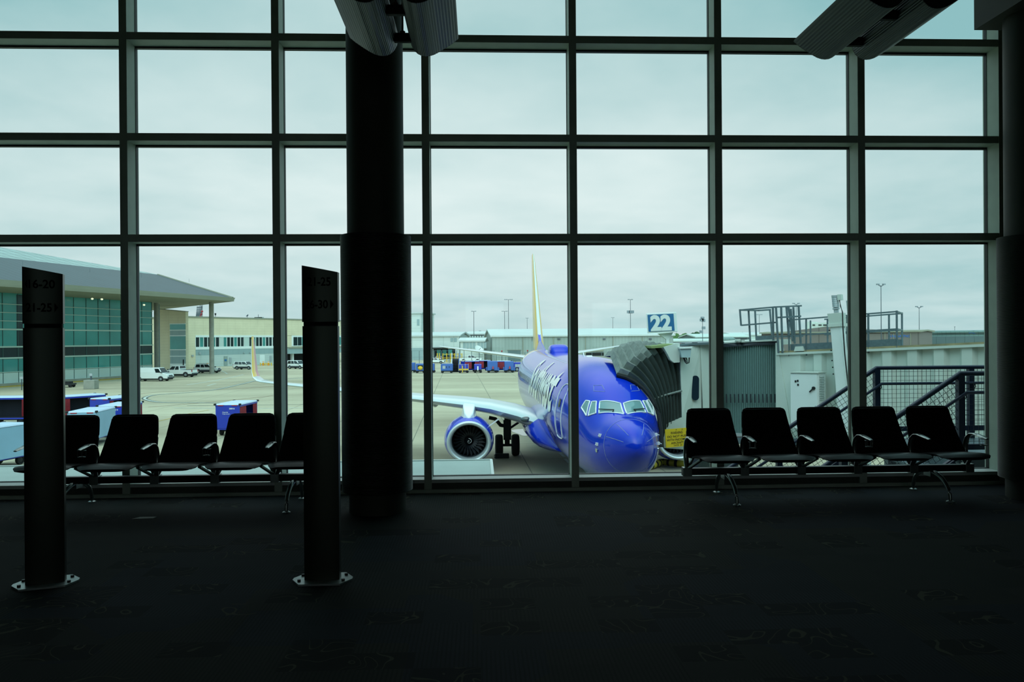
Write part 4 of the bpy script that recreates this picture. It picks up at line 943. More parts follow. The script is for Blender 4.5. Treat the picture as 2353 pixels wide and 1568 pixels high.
MB().prism(W4([(1738,773),(1776,771),(1777,782),(1740,783)], 26.4), BK*.05).build('kick_plate', 'galv', JB, world=True)
MB().prism(W4([(1790,781),(1817,780),(1818,791),(1791,793)], 25.9), BK*.5).build('roof_box', 'bridge_white', JB, world=True)
for x, y in ((1698, 782), (1708, 784)): MB().prism(W4([(x-3.5,y-3),(x+3.5,y-3),(x+3.5,y+3),(x-3.5,y+3)], 26.2), BK*.3).build('roof_fitting', 'bridge_white', JB, world=True)
# support leg under the cab (mostly behind the seats)
MB().hexa([TP(3.4,-1.4,-6.2),TP(4.2,-1.4,-6.2),TP(4.2,-.6,-6.2),TP(3.4,-.6,-6.2),TP(3.4,-1.4,-2.8),TP(4.2,-1.4,-2.8),TP(4.2,-.6,-2.8),TP(3.4,-.6,-2.8)]).build('wheel_frame', 'galv', JB, world=True)
MB().hexa([CB+Vector((-.6,.4,0)),CB+Vector((1.2,.4,0)),CB+Vector((1.2,1.6,0)),CB+Vector((-.6,1.6,0)),CB+Vector((-.3,.6,2.6)),CB+Vector((.9,.6,2.6)),CB+Vector((.9,1.4,2.6)),CB+Vector((-.3,1.4,2.6))]).build('drive_column', 'galv', JB, world=True)

# ---- gate number sign on the cab roof
gp = P(1523, 792, 27.2)
GS = thing('gate_sign', 'blue and white sign with the number 22 on the bridge roof', 'sign', tuple(gp))
xa = (P(1553,742,26.9)-P(1487,745,27.1)); wd_ = xa.length; xa.normalize(); za = (P(1485,721,27.1)-P(1488,766,27.1)); hg = za.length; za.normalize(); o_ = P(1487.5,766,27.1)
th_ = xa.cross(za)*-1 if (xa.cross(za)).dot(EYE-o_) > 0 else xa.cross(za)
MB().prism([o_, o_+xa*(wd_*1.05), o_+xa*(wd_*1.05)+za*hg, o_+za*hg], th_*.22).build('sign_box', 'sign_white', GS, world=True, bevel=.015)
fr = -th_*.012
e = .045; fc = MB().quad(*[q+fr for q in (o_+xa*e+za*e, o_+xa*(wd_*1.0-e)+za*e, o_+xa*(wd_*1.0-e)+za*(hg-e), o_+xa*e+za*(hg-e))]).build('sign_face', 'sign_blue', GS, world=True)
vs, fs = fit_text('22', w=wd_*.73, h=hg*.82, bold=.05)
tm = MB(); put_text(tm, vs, fs, o_+xa*(wd_*.13)+za*(hg*.09)-th_*.022, xa, za); tm.build('numerals', 'sign_white', GS, world=True)
MB().prism(W4([(1513,767),(1547,764),(1538,780),(1538,793),(1531,793),(1531,780)], 27.15), BK*.2).build('post', 'sign_white', GS, world=True)

# ---- yellow warning plate below the bellows
wp = P(1553, 1008, 25.36)
WS = thing('warning_sign', 'yellow warning plate with black lettering below the bridge canopy', 'sign', tuple(wp))
o_ = P(1530.5, 1029.5, 25.36); xa = P(1590,1024,25.56)-o_; ww = xa.length; xa.normalize(); za = P(1528.3,987.5,25.36)-o_; hh = za.length; za.normalize(); nn_ = xa.cross(za)
if nn_.dot(EYE-o_) < 0: nn_ = -nn_
MB().prism([o_, o_+xa*ww, o_+xa*ww+za*hh, o_+za*hh], -nn_*.03).build('plate', 'sign_yellow', WS, world=True)
for txt, x0, x1, y0, y1 in (('WARNING', .20, .66, .71, .85), ('DO NOT PUSH', .07, .86, .52, .64), ('WITH INCOMING', .04, .93, .34, .46), ('AIRCRAFT', .20, .68, .165, .285), ('GATE  20', .30, .62, .055, .125)):
    vs, fs = fit_text(txt, w=(x1-x0)*ww, h=(y1-y0)*hh, bold=.012); tm = MB(); put_text(tm, vs, fs, o_+xa*(x0*ww)+za*(y0*hh)+nn_*.006, xa, za); tm.build('lettering', 'ink', WS, world=True)
for u in (.42, .65): MB().cyl(o_+xa*(u*ww)+za*(hh*.94), o_+xa*(u*ww)+za*(hh*.94)+nn_*.015, .012, n=8).build('bolt', 'cable', WS, world=True)

# ---- white electrical cabinet on the tunnel wall
sA, sB = sofpx(1822), sofpx(1886)
EC = thing('electrical_cabinet', 'white electrical cabinet with a black switch, mounted on the bridge side wall', 'cabinet', tuple(TP(sA, .1, -2.6)))
def EPt(u, o, v): return TP(sA+(sB-sA)*u, .08+o, -.52-2.0*v)
z_off = P(1822,856,25.3).z-TP(sA,0,0).z
def EPt(u, o, v): q = TP(sA+(sB-sA)*u, .08+o, 0); q.z = TP(sA,0,0).z+z_off+.35*ud.z*u-1.75*v; return q
MB().hexa([EPt(0,0,1),EPt(1,0,1),EPt(1,.42,1),EPt(0,.42,1),EPt(0,0,0),EPt(1,0,0),EPt(1,.42,0),EPt(0,.42,0)]).build('cabinet_body', 'white_paint', EC, world=True, bevel=.01)
MB().hexa([EPt(.015,.42,.985),EPt(.97,.42,.985),EPt(.97,.445,.985),EPt(.015,.445,.985),EPt(.015,.42,.02),EPt(.97,.42,.02),EPt(.97,.445,.02),EPt(.015,.445,.02)]).build('door', 'white_paint', EC, world=True, bevel=.006)
MB().hexa([EPt(-.01,-.02,.0),EPt(1.03,-.02,.0),EPt(1.03,.47,.0),EPt(-.01,.47,.0),EPt(-.01,-.02,-.02),EPt(1.03,-.02,-.02),EPt(1.03,.47,-.02),EPt(-.01,.47,-.02)]).build('top_cover', 'bridge_white', EC, world=True)
for u, v in ((.18,.13),(.26,.12),(.27,.19)):
    MB().hexa([EPt(u,.445,v+.035),EPt(u+.055,.445,v+.035),EPt(u+.055,.46,v+.035),EPt(u,.46,v+.035),EPt(u,.445,v),EPt(u+.055,.445,v),EPt(u+.055,.46,v),EPt(u,.46,v)]).build('indicator', 'cable', EC, world=True)
MB().cyl(EPt(.86,.44,.26), EPt(.86,.49,.26), .05, n=16).bar(EPt(.86,.48,.26), EPt(.72,.48,.33), .03, .03).build('rotary_switch', 'cable', EC, world=True)
MB().cyl(EPt(.93,.44,.58), EPt(.93,.475,.58), .03, n=12).build('door_lock', 'plane_grey', EC, world=True)
for i in range(14):
    v = .05+.03*i; MB().hexa([EPt(1.0,.1,v+.02),EPt(1.03,.1,v+.02),EPt(1.03,.36,v+.02),EPt(1.0,.36,v+.02),EPt(1.0,.1,v),EPt(1.01,.1,v),EPt(1.01,.36,v),EPt(1.0,.36,v)]).build('louvre', 'louvre', EC, world=True)

# ---- outside service stair with navy railings and wire mesh
dF, dN = 12.0, 10.0
LN = P(2014, 846, dF); zr = LN.z; lx = LN.x; yF, yN = LN.y, P(2208, 858, dN).y
SS = thing('service_stair', 'navy steel service stair with wire mesh railings outside the right windows', 'staircase', (lx, yN, AP))
zf = zr-1.07; RUN = 5.6; SL = -.655                       # floor level, run, slope of the flight going down to the left
def stair_rail(y, x0, posts):
    nm = 'railing'; m = MB()
    tr = [(x0-RUN, y, zr+SL*RUN), (x0, y, zr), (x0+4.6, y, zr)]
    m.tube(tr, .032, 10); r = m.build(nm, 'navy_rail', SS, world=True, smooth=60)
    def kid(mb, n_, mt): o = mb.build(n_, mt, r); o.data.transform(INV[SS.name]); return o
    h2 = MB().tube([(x0-RUN, y-.06, zr-.22+SL*RUN), (x0+.05, y-.06, zr-.235), (x0+4.6, y-.06, zr-.235)], .022, 8); kid(h2, 'handrail', 'navy_rail')
    for q in posts:
        zt = zr+(SL*-q if q < 0 else 0); kid(MB().box(x0+q-.04, x0+q+.04, y-.04, y+.04, zt-1.25, zt-.02), 'post', 'navy_rail')
        kid(MB().tube([(x0+q+.05, y-.03, zt-.24), (x0+q+.05, y-.05, zt-.3), (x0+q+.02, y-.02, zt-.33)], .008, 5), 'rail_bracket', 'navy_rail')
    kid(MB().bar((x0-RUN, y, zr-1.02+SL*RUN), (x0, y, zr-1.02), .05, .05).bar((x0, y, zr-.92), (x0+4.6, y, zr-.92), .06, .07), 'bottom_rail', 'navy_rail')
    g = MB(); p_ = .066; nx = int(4.6/p_)
    for i in range(nx): g.box(x0+.04+i*p_-.0022, x0+.04+i*p_+.0022, y-.0022, y+.0022, zr-.92, zr-.03)
    for i in range(13): z = zr-.06-i*p_; g.box(x0, x0+4.6, y-.0022, y+.0022, z-.0022, z+.0022)
    # sloping part: mesh square to the flight
    u_ = Vector((1, 0, -SL)).normalized(); v_ = Vector((SL, 0, 1)).normalized(); LF = RUN*sqrt(1+SL*SL); Hn = .88*u_.x
    o = Vector((x0, y, zr-.04))
    for i in range(int(LF/p_)):
        a = o-u_*(i*p_); t_ = min(Hn, (x0-a.x)/-v_.x); t_ > .05 and g.bar(a, a-v_*t_, .0045, .0045)
    for i in range(12): a = o-v_*(i*p_); k_ = (a.x-x0)/u_.x; g.bar(a-u_*k_, a-u_*LF, .0045, .0045)
    kid(g, 'wire_mesh', 'mesh_wire')
    return r
stair_rail(yF, lx, [-4.4, -2.9, -1.5, 0.0, 1.45, 3.2])
stair_rail(yN, lx+.05, [-4.4, -2.9, -1.5, 0.0, .62, 2.4])
MB().box(lx, lx+4.7, yN-.05, yF+.05, zf-.18, zf).build('landing', 'galv', SS, world=True)
for yy in (yN-.06, yF+.02):
    MB().bar((lx-RUN, yy+.02, zf-.12+SL*RUN), (lx, yy+.02, zf-.12), .05, .26).build('stringer', 'navy_rail', SS, world=True)
for i in range(20):
    x = lx-.14-i*.28
    if x > lx-RUN+.1: MB().box(x-.14, x+.13, yN, yF, zf-.06+SL*(lx-x)-.03, zf-.06+SL*(lx-x)).build('tread', 'galv', SS, world=True)
for xx in (lx+.2, lx+4.4):
    for yy in (yN, yF): MB().box(xx-.06, xx+.06, yy-.06, yy+.06, AP, zf-.18).build('leg', 'galv', SS, world=True)
# striped air hose on the ground
hs = smoothpts([(1440,1090),(1478,1083),(1497,1079),(1512,1073),(1521,1070),(1540,1072),(1575,1075),(1640,1078)], 5)
HS = MB(); hp_ = [Vector((p.x, p.y, AP+.17)) for p in hs]; HS.tube(hp_, .16, 12)
for k in range(len(hp_)-1):
    for i in range(12): HS.m[k*12+i] = 0 if k % 3 else 1
tag(HS.build('air_hose', ['hose_yellow', 'cart_dark'], smooth=50), 'yellow and black air hose on the apron beside the aircraft nose', 'hose')
# ================================================================ BUILDINGS AROUND THE APRON
class Wall:                                  # a vertical wall plane between two pixel columns at given depths; local x runs along it, y away from it
    def __init__(s, px0, d0, px1, d1):
        s.a = GX(px0, d0); s.b = GX(px1, d1); u = s.b-s.a; s.len = u.length; s.u = u.normalized(); s.rz = atan2(s.u.y, s.u.x); s.n = Vector((-s.u.y, s.u.x, 0))
    def hit(s, px, py, off=0):
        r = ray(px, py); o = s.a+s.n*off; t = (o-EYE).dot(s.n)/r.dot(s.n); return EYE+r*t
    def x(s, px, off=0): return (s.hit(px, 780, off)-s.a).dot(s.u)
    def z(s, px, py, off=0): return s.hit(px, py, off).z-AP
    def root(s, name, label, cat, group=None): return thing(name, label, cat, tuple(s.a), s.rz, group)
# ---- curved glass terminal at left with its oversailing roof
TW = Wall(0, 103, 536, 150)
TB = thing('terminal_building', 'glass terminal with a large grey hipped roof at the far left', 'building', tuple(TW.a), TW.rz)
EZ = 14.2                                    # eave height over the apron
CX = 48.9                                    # eave corner
def ridge(x, y, z): return (x, y, z)
B0, B1 = (-30, 14, 18.95), (45.6, 14, 18.85)
MB().add([(-30,0,EZ+.1),(CX,0,EZ+.1),B1,B0], [(0,1,2,3)]).add([(CX,0,EZ+.1),(78,43,EZ),(60,34,19.5),B1], [(0,1,2,3)]).build('roof', 'roof_seam', TB, label='blue grey standing seam roof')
MB().add([B0, B1, (44.0,15.2,19.2), (20.8,24,21.75), (-30,24,21.75)], [(0,1,2,3,4)]).build('upper_roof', 'roof_pale', TB, label='pale glazed upper roof')
MB().hexa([(-30,-.15,EZ-.9),(CX,-.15,EZ-.55),(CX,.2,EZ-.55),(-30,.2,EZ-.9),(-30,-.35,EZ+.12),(CX+.3,-.35,EZ+.12),(CX,.2,EZ+.12),(-30,.2,EZ+.12)]).build('fascia', 'fascia', TB)
MB().bar((CX,0,EZ-.2), (78,43,EZ-.2), .5, .7).build('fascia', 'fascia', TB)
MB().add([(-30,.2,EZ-.85),(CX,.2,EZ-.5),(78,43,EZ-.5),(40,30,EZ-1.0),(36,11.6,EZ-1.0),(-30,7.6,EZ-1.0)], [(0,1,2,3,4,5)]).build('soffit', 'soffit', TB)
MB().bar(tuple(Vector((CX,0,EZ+.16))), B1, .7, .25).build('hip_cap', 'fascia', TB)
gA, gB = Vector((-24, 6.6, 0)), Vector((39.7, 10.3, 0)); gu = (gB-gA).normalized(); gn = Vector((gu.y, -gu.x, 0)); gl = (gB-gA).length
def gp_(t, z, o=0.0): q = gA+gu*t+gn*o; return (q.x, q.y, z)
def slab(m, t0, t1, z0, z1, o0, o1): m.hexa([gp_(t0,z0,o0),gp_(t1,z0,o0),gp_(t1,z0,o1),gp_(t0,z0,o1),gp_(t0,z1,o0),gp_(t1,z1,o0),gp_(t1,z1,o1),gp_(t0,z1,o1)]); return m
slab(MB(), 0, gl, 0.5, EZ-.9, -8, -.06).build('interior_core', 'facade_dark', TB)
gz = [1.95, 3.95, 5.55, 8.05, 9.25, 10.45, 11.65, 13.3]
for i in range(7):
    for k in range(int(gl/2.65)):
        if i == 1: slab(MB(), k*2.65+.05, k*2.65+2.6, gz[i]+.1, gz[i+1]-.1, -.05, .0).build('facade_pane', 'facade_dark', TB)
        elif k >= 12: slab(MB(), k*2.65+.05, k*2.65+2.6, gz[i]+.05, gz[i+1]-.05, -.05, .0).build('facade_pane', 'facade_glass', TB)
    if i != 1: slab(MB(), 0, 12*2.65, gz[i]+.05, gz[i+1]-.05, -.05, .0).build('facade_pane', 'facade_glass', TB)
for i, z in enumerate(gz[:-1]): slab(MB(), 0, gl, z-(.11 if i in (1, 2, 3) else .05), z+(.11 if i in (1, 2, 3) else .05), -.05, .12).build('glazing_bar', 'facade_strip', TB)
mu = MB()
for k in range(int(gl/2.65)+1): slab(mu, k*2.65-.06, k*2.65+.05, 0.4, EZ-.95, -.05, .05)
mu.build('mullion_grid', 'facade_mullion', TB)
for k in range(int(gl/2.65)): slab(MB(), k*2.65+.03, k*2.65+2.62, .35, 1.85, -.05, .04).build('plinth_panel', 'panel_white', TB)
slab(MB(), -2, gl+1, 0, .35, -1, .7).build('kerb', 'concrete', TB); slab(MB(), -2, gl+4, 0.0, .06, .7, 3.0).build('kerb_paint', 'line_yellow', TB)
for t_ in (34.2, 37.0): slab(MB(), t_, t_+1.1, 4.0, EZ-1.1, -.02, .015).build('inner_column', 'facade_dark', TB)
for k, (x, y) in enumerate(((49.0, 4.8), (44.6, 13.6))):
    MB().cyl((x, y, 0), (x, y, EZ-.6), .43, n=20).build('roof_column', 'concrete', TB, smooth=40)
MB().cyl((45.6, 13.9, 0), (45.6, 13.9, EZ-1), .16, n=10).build('rain_pipe', 'galv', TB)
for x in (8, 20, 31, 43): MB().box(x-.012, x+.012, 5, 5.02, 17.0, 17.6).build('lightning_rod', 'galv', TB)
for px, py in ((212, 687), (234, 688), (331, 701)):
    r_ = ray(px, py); o_ = TW.a+TW.n*6.2; t_ = (o_-EYE).dot(TW.n)/r_.dot(TW.n); q = INV[TB.name] @ (EYE+r_*t_)
    MB().ball(q, (.2, .2, .15), 10, 6).build('floodlight', mat('flood_glow_%d' % px, '#e8e6cc', .4, emit='#fff3cf', es=1.0), TB)
# ---- stone stair tower
SW = Wall(366, 168, 427, 166)
SB = SW.root('stair_tower', 'tan stone stair tower with a tall glazed window, right of the glass terminal', 'building')
x1 = SW.len; H1, H2 = SW.z(370, 711), SW.z(425, 717)
MB().hexa([(0,0,0),(x1,0,0),(x1,.8,0),(0,.8,0),(0,0,H1),(x1,0,H2),(x1,.8,H2),(0,.8,H1)]).build('stone_wall', 'stone', SB)
MB().hexa([(-.05,-.08,H1),(x1+.08,-.08,H2),(x1+.08,.85,H2),(-.05,.85,H1),(-.05,-.08,H1+.14),(x1+.08,-.08,H2+.14),(x1+.08,.85,H2+.14),(-.05,.85,H1+.14)]).build('coping', 'fascia', SB)
xa_, xb_ = SW.x(391.5), SW.x(426.5)
for y0, y1, m_ in ((745,758,'facade_glass'),(760,771,'panel_grey'),(773,803,'facade_glass'),(805,818,'panel_grey'),(820,836,'panel_grey')):
    MB().box(xa_, xb_, -.1, .02, SW.z(410, y1), SW.z(410, y0)).build('tower_window', m_, SB)
for y_ in (744.5, 759, 772, 804, 819): MB().box(xa_-.05, xb_+.05, -.18, .02, SW.z(410, y_)-.09, SW.z(410, y_)+.09).build('glazing_bar', 'white_paint', SB)
MB().box(xa_, xb_, -.15, .02, .2, SW.z(410, 836)).build('base_panel', 'white_paint', SB)
MB().box(SW.x(421), SW.x(423), -.2, -.14, 1.0, 2.4).build('wall_slot', 'void', SB)
# ---- long beige building with window bands
LW = Wall(428, 186, 690, 218)
LB = LW.root('beige_building', 'long beige building with a band of windows behind the parked cars', 'building')
L1 = LW.x(800); ht = LW.z(428, 730); ht2 = LW.z(690, 738)
MB().box(0, L1, 0, 18, LW.z(450, 772), ht).build('upper_wall', 'stone', LB)
MB().box(-.2, L1, -.15, 18, ht, ht+.35).build('parapet', 'fascia', LB)
MB().box(0, LW.x(449), -.02, 18, 0, LW.z(450, 772)).build('corner_wall', 'stone', LB)
xg0, xg1 = LW.x(449), LW.x(657)
MB().box(xg0, xg1, -.12, 1, LW.z(500, 775.5), LW.z(500, 771)).build('window_head', 'white_paint', LB)
MB().box(xg0, xg1, -.1, 2, LW.z(500, 803), LW.z(500, 797)).build('window_sill', 'white_paint', LB)
MB().box(xg0, xg1, -.04, 2, LW.z(500, 816), LW.z(500, 803)).build('panel_band', 'panel_grey', LB)
MB().box(xg0, xg1, -.02, 2, 0, LW.z(500, 816)).build('lower_wall', 'wall_light', LB)
zt_, zb_ = LW.z(500, 775.5), LW.z(500, 797)
MB().box(xg0, xg1, .3, 2, zb_, zt_).build('band_back', 'facade_dark', LB)
for p0, p1 in ((449, 504), (513, 560.5), (572, 625), (626, 657)):
    a, b = LW.x(p0), LW.x(p1); nn_ = max(3, int((b-a)/1.0)); st_ = (b-a)/nn_
    for i in range(nn_): MB().box(a+i*st_+.08, a+(i+1)*st_-.08, .05, .12, zb_, zt_).build('window_pane', 'facade_glass' if (i*7+int(p0)) % 3 == 0 else 'facade_dark', LB)
    fr_ = MB()
    for i in range(nn_+1): fr_.box(a+i*st_-.08, a+i*st_+.08, -.05, .2, zb_, zt_)
    fr_.build('window_frame', 'white_paint', LB)
for p0, p1 in ((504, 513), (560.5, 572)): MB().box(LW.x(p0), LW.x(p1), -.05, .2, zb_, zt_).build('wall_pier', 'panel_white', LB)
MB().box(xg1, L1, 0, 3, LW.z(680, 797.5), LW.z(680, 771)).build('upper_wall', 'stone', LB)
a, b = LW.x(670), L1
MB().box(a, b, -.1, .02, LW.z(690, 796), LW.z(690, 771.5)).build('window_frame', 'white_paint', LB)
nn_ = 14
for i in range(nn_): MB().box(a+.5+i*(b-a-.5)/nn_+.1, a+.5+(i+1)*(b-a-.5)/nn_-.1, -.16, -.08, LW.z(690, 794), LW.z(690, 775)).build('window_pane', 'facade_glass' if i % 3 == 2 else 'facade_dark', LB)
MB().box(xg1, L1, -1.2, 1, LW.z(680, 801), LW.z(680, 797.5)).build('canopy_cap', 'fascia', LB)
MB().box(xg1, L1, -1.0, 1, LW.z(680, 813), LW.z(680, 801)).build('canopy', 'panel_grey', LB)
MB().box(xg1, L1, 3.5, 4, 0, LW.z(680, 813)).build('bay_back', 'void', LB); MB().box(LW.x(672), LW.x(675), .0, .8, 0, LW.z(680, 813)).build('bay_post', 'white_paint', LB)
for p0, p1, y0 in ((513.5, 521.5, 819), (596.5, 607.5, 816)):
    MB().box(LW.x(p0), LW.x(p1), -.12, .02, 0.2, LW.z(p0, y0)).build('door', 'metal_grey' if p0 < 550 else 'white_paint', LB)
MB().box(LW.x(514.5), LW.x(519.5), -.16, -.1, LW.z(517, 830.5), LW.z(517, 826)).build('door_sign', 'sign_blue', LB)
for px, py, w_, h_ in ((528, 828, 2, 6), (457.5, 812, 2, 2.4), (441, 818, 2, 2), (559, 811, 1.2, .8), (573, 811, 1.2, .8), (621, 824, 2, 6)):
    MB().box(LW.x(px-w_), LW.x(px+w_), -.3, .02, LW.z(px, py+h_), LW.z(px, py-h_)).build('wall_box', 'plane_grey', LB)
for px in (493,): pass
ru = Wall(428, 196, 690, 228)
for px, w_, y0, y1, lb in ((570, 4.5, 731, 737, 'small rooftop unit with a dish beside it on the beige building'), (600.5, 4.5, 729, 737, 'larger rooftop unit, right of the dish on the beige building')):
    t_ = thing('rooftop_unit', lb, 'air conditioner', tuple(ru.hit(px, y1+2)), ru.rz, 'rooftop units on the beige building'); zb2 = AP+ht+.37
    def rh(x_): q = ru.hit(x_, y1); q.z = zb2; return q
    m_ = MB().prism([rh(px-w_), rh(px+w_*.4), ru.hit(px+w_*.4, y0), ru.hit(px-w_, y0)], ru.n*2); m_.build('casing', 'void', t_, world=True)
    MB().prism([rh(px+w_*.4), rh(px+w_*1.3), ru.hit(px+w_*1.3, y0), ru.hit(px+w_*.4, y0)], ru.n*2).build('side_cover', 'plane_grey', t_, world=True)
def roofpole(px, yb, yt, kind, lb, W_=ru):
    a, b = W_.hit(px, yb), W_.hit(px, yt); a.z = AP+ht+.3; t_ = thing('roof_antenna', lb, 'antenna', tuple(a))
    MB().cyl(a, b, .06, n=8).build('mast', 'pole', t_, world=True)
    if kind == 'dish': MB().prism([W_.hit(px-2, yt+2), W_.hit(px+2.6, yt-2.2), W_.hit(px+2.4, yt+1), W_.hit(px+.6, yt+2.6)], W_.n*.25).build('dish', 'pole', t_, world=True)
    if kind == 'drum': MB().cyl(W_.hit(px, yt+5), W_.hit(px, yt), .16, .22, n=12).build('drum', 'void', t_, world=True)
roofpole(568, 731, 725, 'dish', 'small dish on the roof of the beige building'); roofpole(593.5, 737, 723, '', 'thin whip antenna on the roof of the beige building'); roofpole(495, 732, 720, 'drum', 'dark drum-headed mast on the roof edge by the tall roof column')
# ---- lattice radio mast behind the stone tower
RA = GX(462, 260); RMt = thing('radio_mast', 'lattice radio mast with stacked bars above the stone tower', 'mast', tuple(RA)); m_ = MB()
def RQ(x, y, dd=0): return P(x, y, 260+dd)
for x, dd in ((459.5, 0), (465, 0), (462.5, 1.2)): m_.bar(GX(x, 260+dd), RQ(x, 700, dd), .12, .12)
for i in range(9):
    y = 702+i*3.6; m_.bar(RQ(459.5, y), RQ(465, y+3.6), .08, .08); m_.bar(RQ(465, y), RQ(462.5, y+3.6, 1.2), .08, .08)
m_.build('lattice', 'pole', RMt, world=True)
for i, y in enumerate((706.5, 710.8, 715, 718.8, 722, 725, 727.8)): MB().bar(RQ(452.5-(.0+.35*i), y), RQ(464-.5*i, y), .42, .42).build('antenna_bar', 'pole', RMt, world=True)
for x, y in ((464.5, 716), (463, 722), (461, 727)): MB().cyl(RQ(x-1.6, y), RQ(x+1.6, y), .3, n=10).build('red_antenna', 'tail_red', RMt, world=True)

# ---- hangars and sheds along the far side
def shed(name, label, px0, px1, d0, d1, ey, ry, depth, wall, roof, ridge_back=.5, extra=None):
    W_ = Wall(px0, d0, px1, d1); t_ = W_.root(name, label, 'building'); L_ = W_.len; ze = W_.z((px0+px1)/2, ey); zr = ze
    if ry is not None: zr = W_.z((px0+px1)/2, ry, depth*ridge_back)
    MB().prism([(0,0,0),(0,0,ze),(0,depth*ridge_back,zr),(0,depth,ze),(0,depth,0)], (L_,0,0)).build('walls', wall, t_)
    e = .5; MB().add([(-e,-e,ze-.05),(L_+e,-e,ze-.05),(L_+e,depth*ridge_back,zr+.2),(-e,depth*ridge_back,zr+.2),(L_+e,depth+e,ze-.05),(-e,depth+e,ze-.05),
        (-e,-e,ze+.35),(L_+e,-e,ze+.35),(L_+e,depth*ridge_back,zr+.6),(-e,depth*ridge_back,zr+.6),(L_+e,depth+e,ze+.35),(-e,depth+e,ze+.35)],
        [(0,1,7,6),(6,7,8,9),(9,8,10,11),(0,3,2,1),(3,5,4,2),(0,6,9,3),(3,9,11,5),(1,2,8,7),(2,4,10,8),(4,5,11,10)]).build('roof', roof, t_)
    return W_, t_
HW, HB = shed('hangar', 'grey corrugated hangar with a white roof, behind the tail of the airliner', 1131, 1547, 218, 222, 773, 760, 40, 'metal_grey', 'white_roof')
MB().box(HW.x(1167), HW.x(1196), -.1, .05, 0, HW.z(1180, 805)).build('roller_door', 'hangar_door', HB)
MB().box(HW.x(1165), HW.x(1198), -.15, -.02, HW.z(1180, 805), HW.z(1180, 804)).build('door_rail', 'fascia', HB)
MB().box(HW.x(1346), HW.x(1387), -.1, .05, 0, HW.z(1360, 811)).build('doorway', 'void', HB)
MB().box(HW.x(1346), HW.x(1386), -.5, .0, HW.z(1360, 808), HW.z(1360, 804)).build('door_rail', 'fascia', HB)
for px in (1201.5, 1271.5, 1345, 1408.5, 1476): MB().box(HW.x(px)-.08, HW.x(px)+.08, -.2, .02, 0, HW.z(px, 774)).build('down_pipe', 'fascia', HB)
for px in (1284, 1388, 1494): MB().box(HW.x(px)-.35, HW.x(px)+.35, -.3, .02, HW.z(px, 781), HW.z(px, 778)).build('wall_light', 'pole', HB)
WW, WB = shed('white_shed', 'long white panelled shed left of the grey hangar', 900, 1055, 236, 234, 773.5, 768, 18, 'metal_white', 'white_roof')
for a, b in ((1035, 1041.5), (1043, 1049.5)): MB().box(WW.x(a), WW.x(b), -.08, .02, WW.z(1042, 786), WW.z(1042, 777)).build('window', 'panel_grey', WB)
MB().box(WW.x(993), WW.x(1030), -2.5, 0, WW.z(1010, 801), WW.z(1010, 799)).build('canopy', 'void', WB)
MB().box(WW.x(996), WW.x(1046), -.1, 0.02, .5, WW.z(1010, 802)).build('open_front', 'void', WB)
MB().box(WW.x(940), WW.x(972), -.1, .02, .3, WW.z(960, 800)).build('lower_panel', 'panel_grey', WB)
for i in range(3): MB().box(WW.x(1004+i*13), WW.x(1013+i*13), -.2, .05, 1.5, WW.z(1010, 804)).build('glass_door', 'facade_glass', WB)
XW, XB = shed('shed_annexe', 'low white annexe with a row of louvred windows, beside the grey hangar', 1057.5, 1112, 222, 221, 785, 781, 4, 'metal_white', 'white_roof')
for p0, n_ in ((1064, 4), (1097, 3)):
    for i in range(n_): MB().box(XW.x(p0+i*7.4), XW.x(p0+i*7.4+6), -.08, .02, XW.z(1080, 801), XW.z(1080, 787)).build('louvre_window', 'panel_grey', XB)
VW, VB = shed('office_tower', 'tall white office block with a small grille, rising behind the white shed', 905, 968, 266, 264, 721, None, 14, 'metal_white', 'white_roof')
MB().box(VW.x(958.5), VW.x(964), -.1, .02, VW.z(960, 748), VW.z(960, 734)).build('wall_grille', 'panel_grey', VB)
DW, DB = shed('low_shed', 'low dark-fronted shed between the white shed and the grey hangar', 1076, 1122, 262, 262, 769, 766, 14, 'car_trim', 'white_roof')
for i in range(7): MB().box(DW.x(1078+i*6), DW.x(1082+i*6), -.08, .02, DW.z(1090, 775.5), DW.z(1090, 772)).build('window', 'panel_white', DB)
# right-hand side hangars beyond the jet bridge
QW, QB = shed('tan_hangar', 'tan hangar with blue lettering beyond the jet bridge', 1750, 2114, 240, 206, 765, None, 8, 'metal_tan', 'fascia')
xm = QW.x(1900); MB().prism([(0,.0,QW.z(1750,770)),(xm,.0,QW.z(1900,750.5)),(QW.x(2060),.0,QW.z(2060,764)),(QW.x(2060),.0,QW.z(2060,766)),(0,0,QW.z(1750,772))], (0,8,0)).build('gable', 'metal_tan', QB)
vs, fs = fit_text('ATLANTIC', w=QW.x(2091)-QW.x(2042), h=QW.z(2060,770)-QW.z(2060,775), bold=.03, space=1.1); tm = MB(); tm.add([(QW.x(2042)+x, -.12, QW.z(2060,775.5)+y) for x, y in vs], fs); tm.build('lettering', mat('sign_letter_blue', '#2f6fc0', .5), QB, label='blue lettering ATLANTIC')
for px in (2034, 2054, 2093): MB().box(QW.x(px)-.08, QW.x(px)+.08, -.15, .02, 0, QW.z(px, 766)).build('down_pipe', 'fascia', QB)
QT = Wall(1850, 262, 1912, 256); QR = thing('roof_plant', 'pale machine housing on the ridge of the tan hangar', 'roof housing', tuple(QT.hit(1852, 754)), QT.rz)
MB().prism([QT.hit(1853,756),QT.hit(1913,756),QT.hit(1913,741),QT.hit(1866,743),QT.hit(1866,740),QT.hit(1856,740),QT.hit(1853,744)], QT.n*5).build('housing', 'bridge_white', QR, world=True)
for a, b in ((1867.5, 1873), (1881, 1888), (1892, 1908)): MB().prism([QT.hit(a,748.5),QT.hit(b,748.5),QT.hit(b,746),QT.hit(a,746)], -QT.n*.2).build('vent', 'void', QR, world=True)
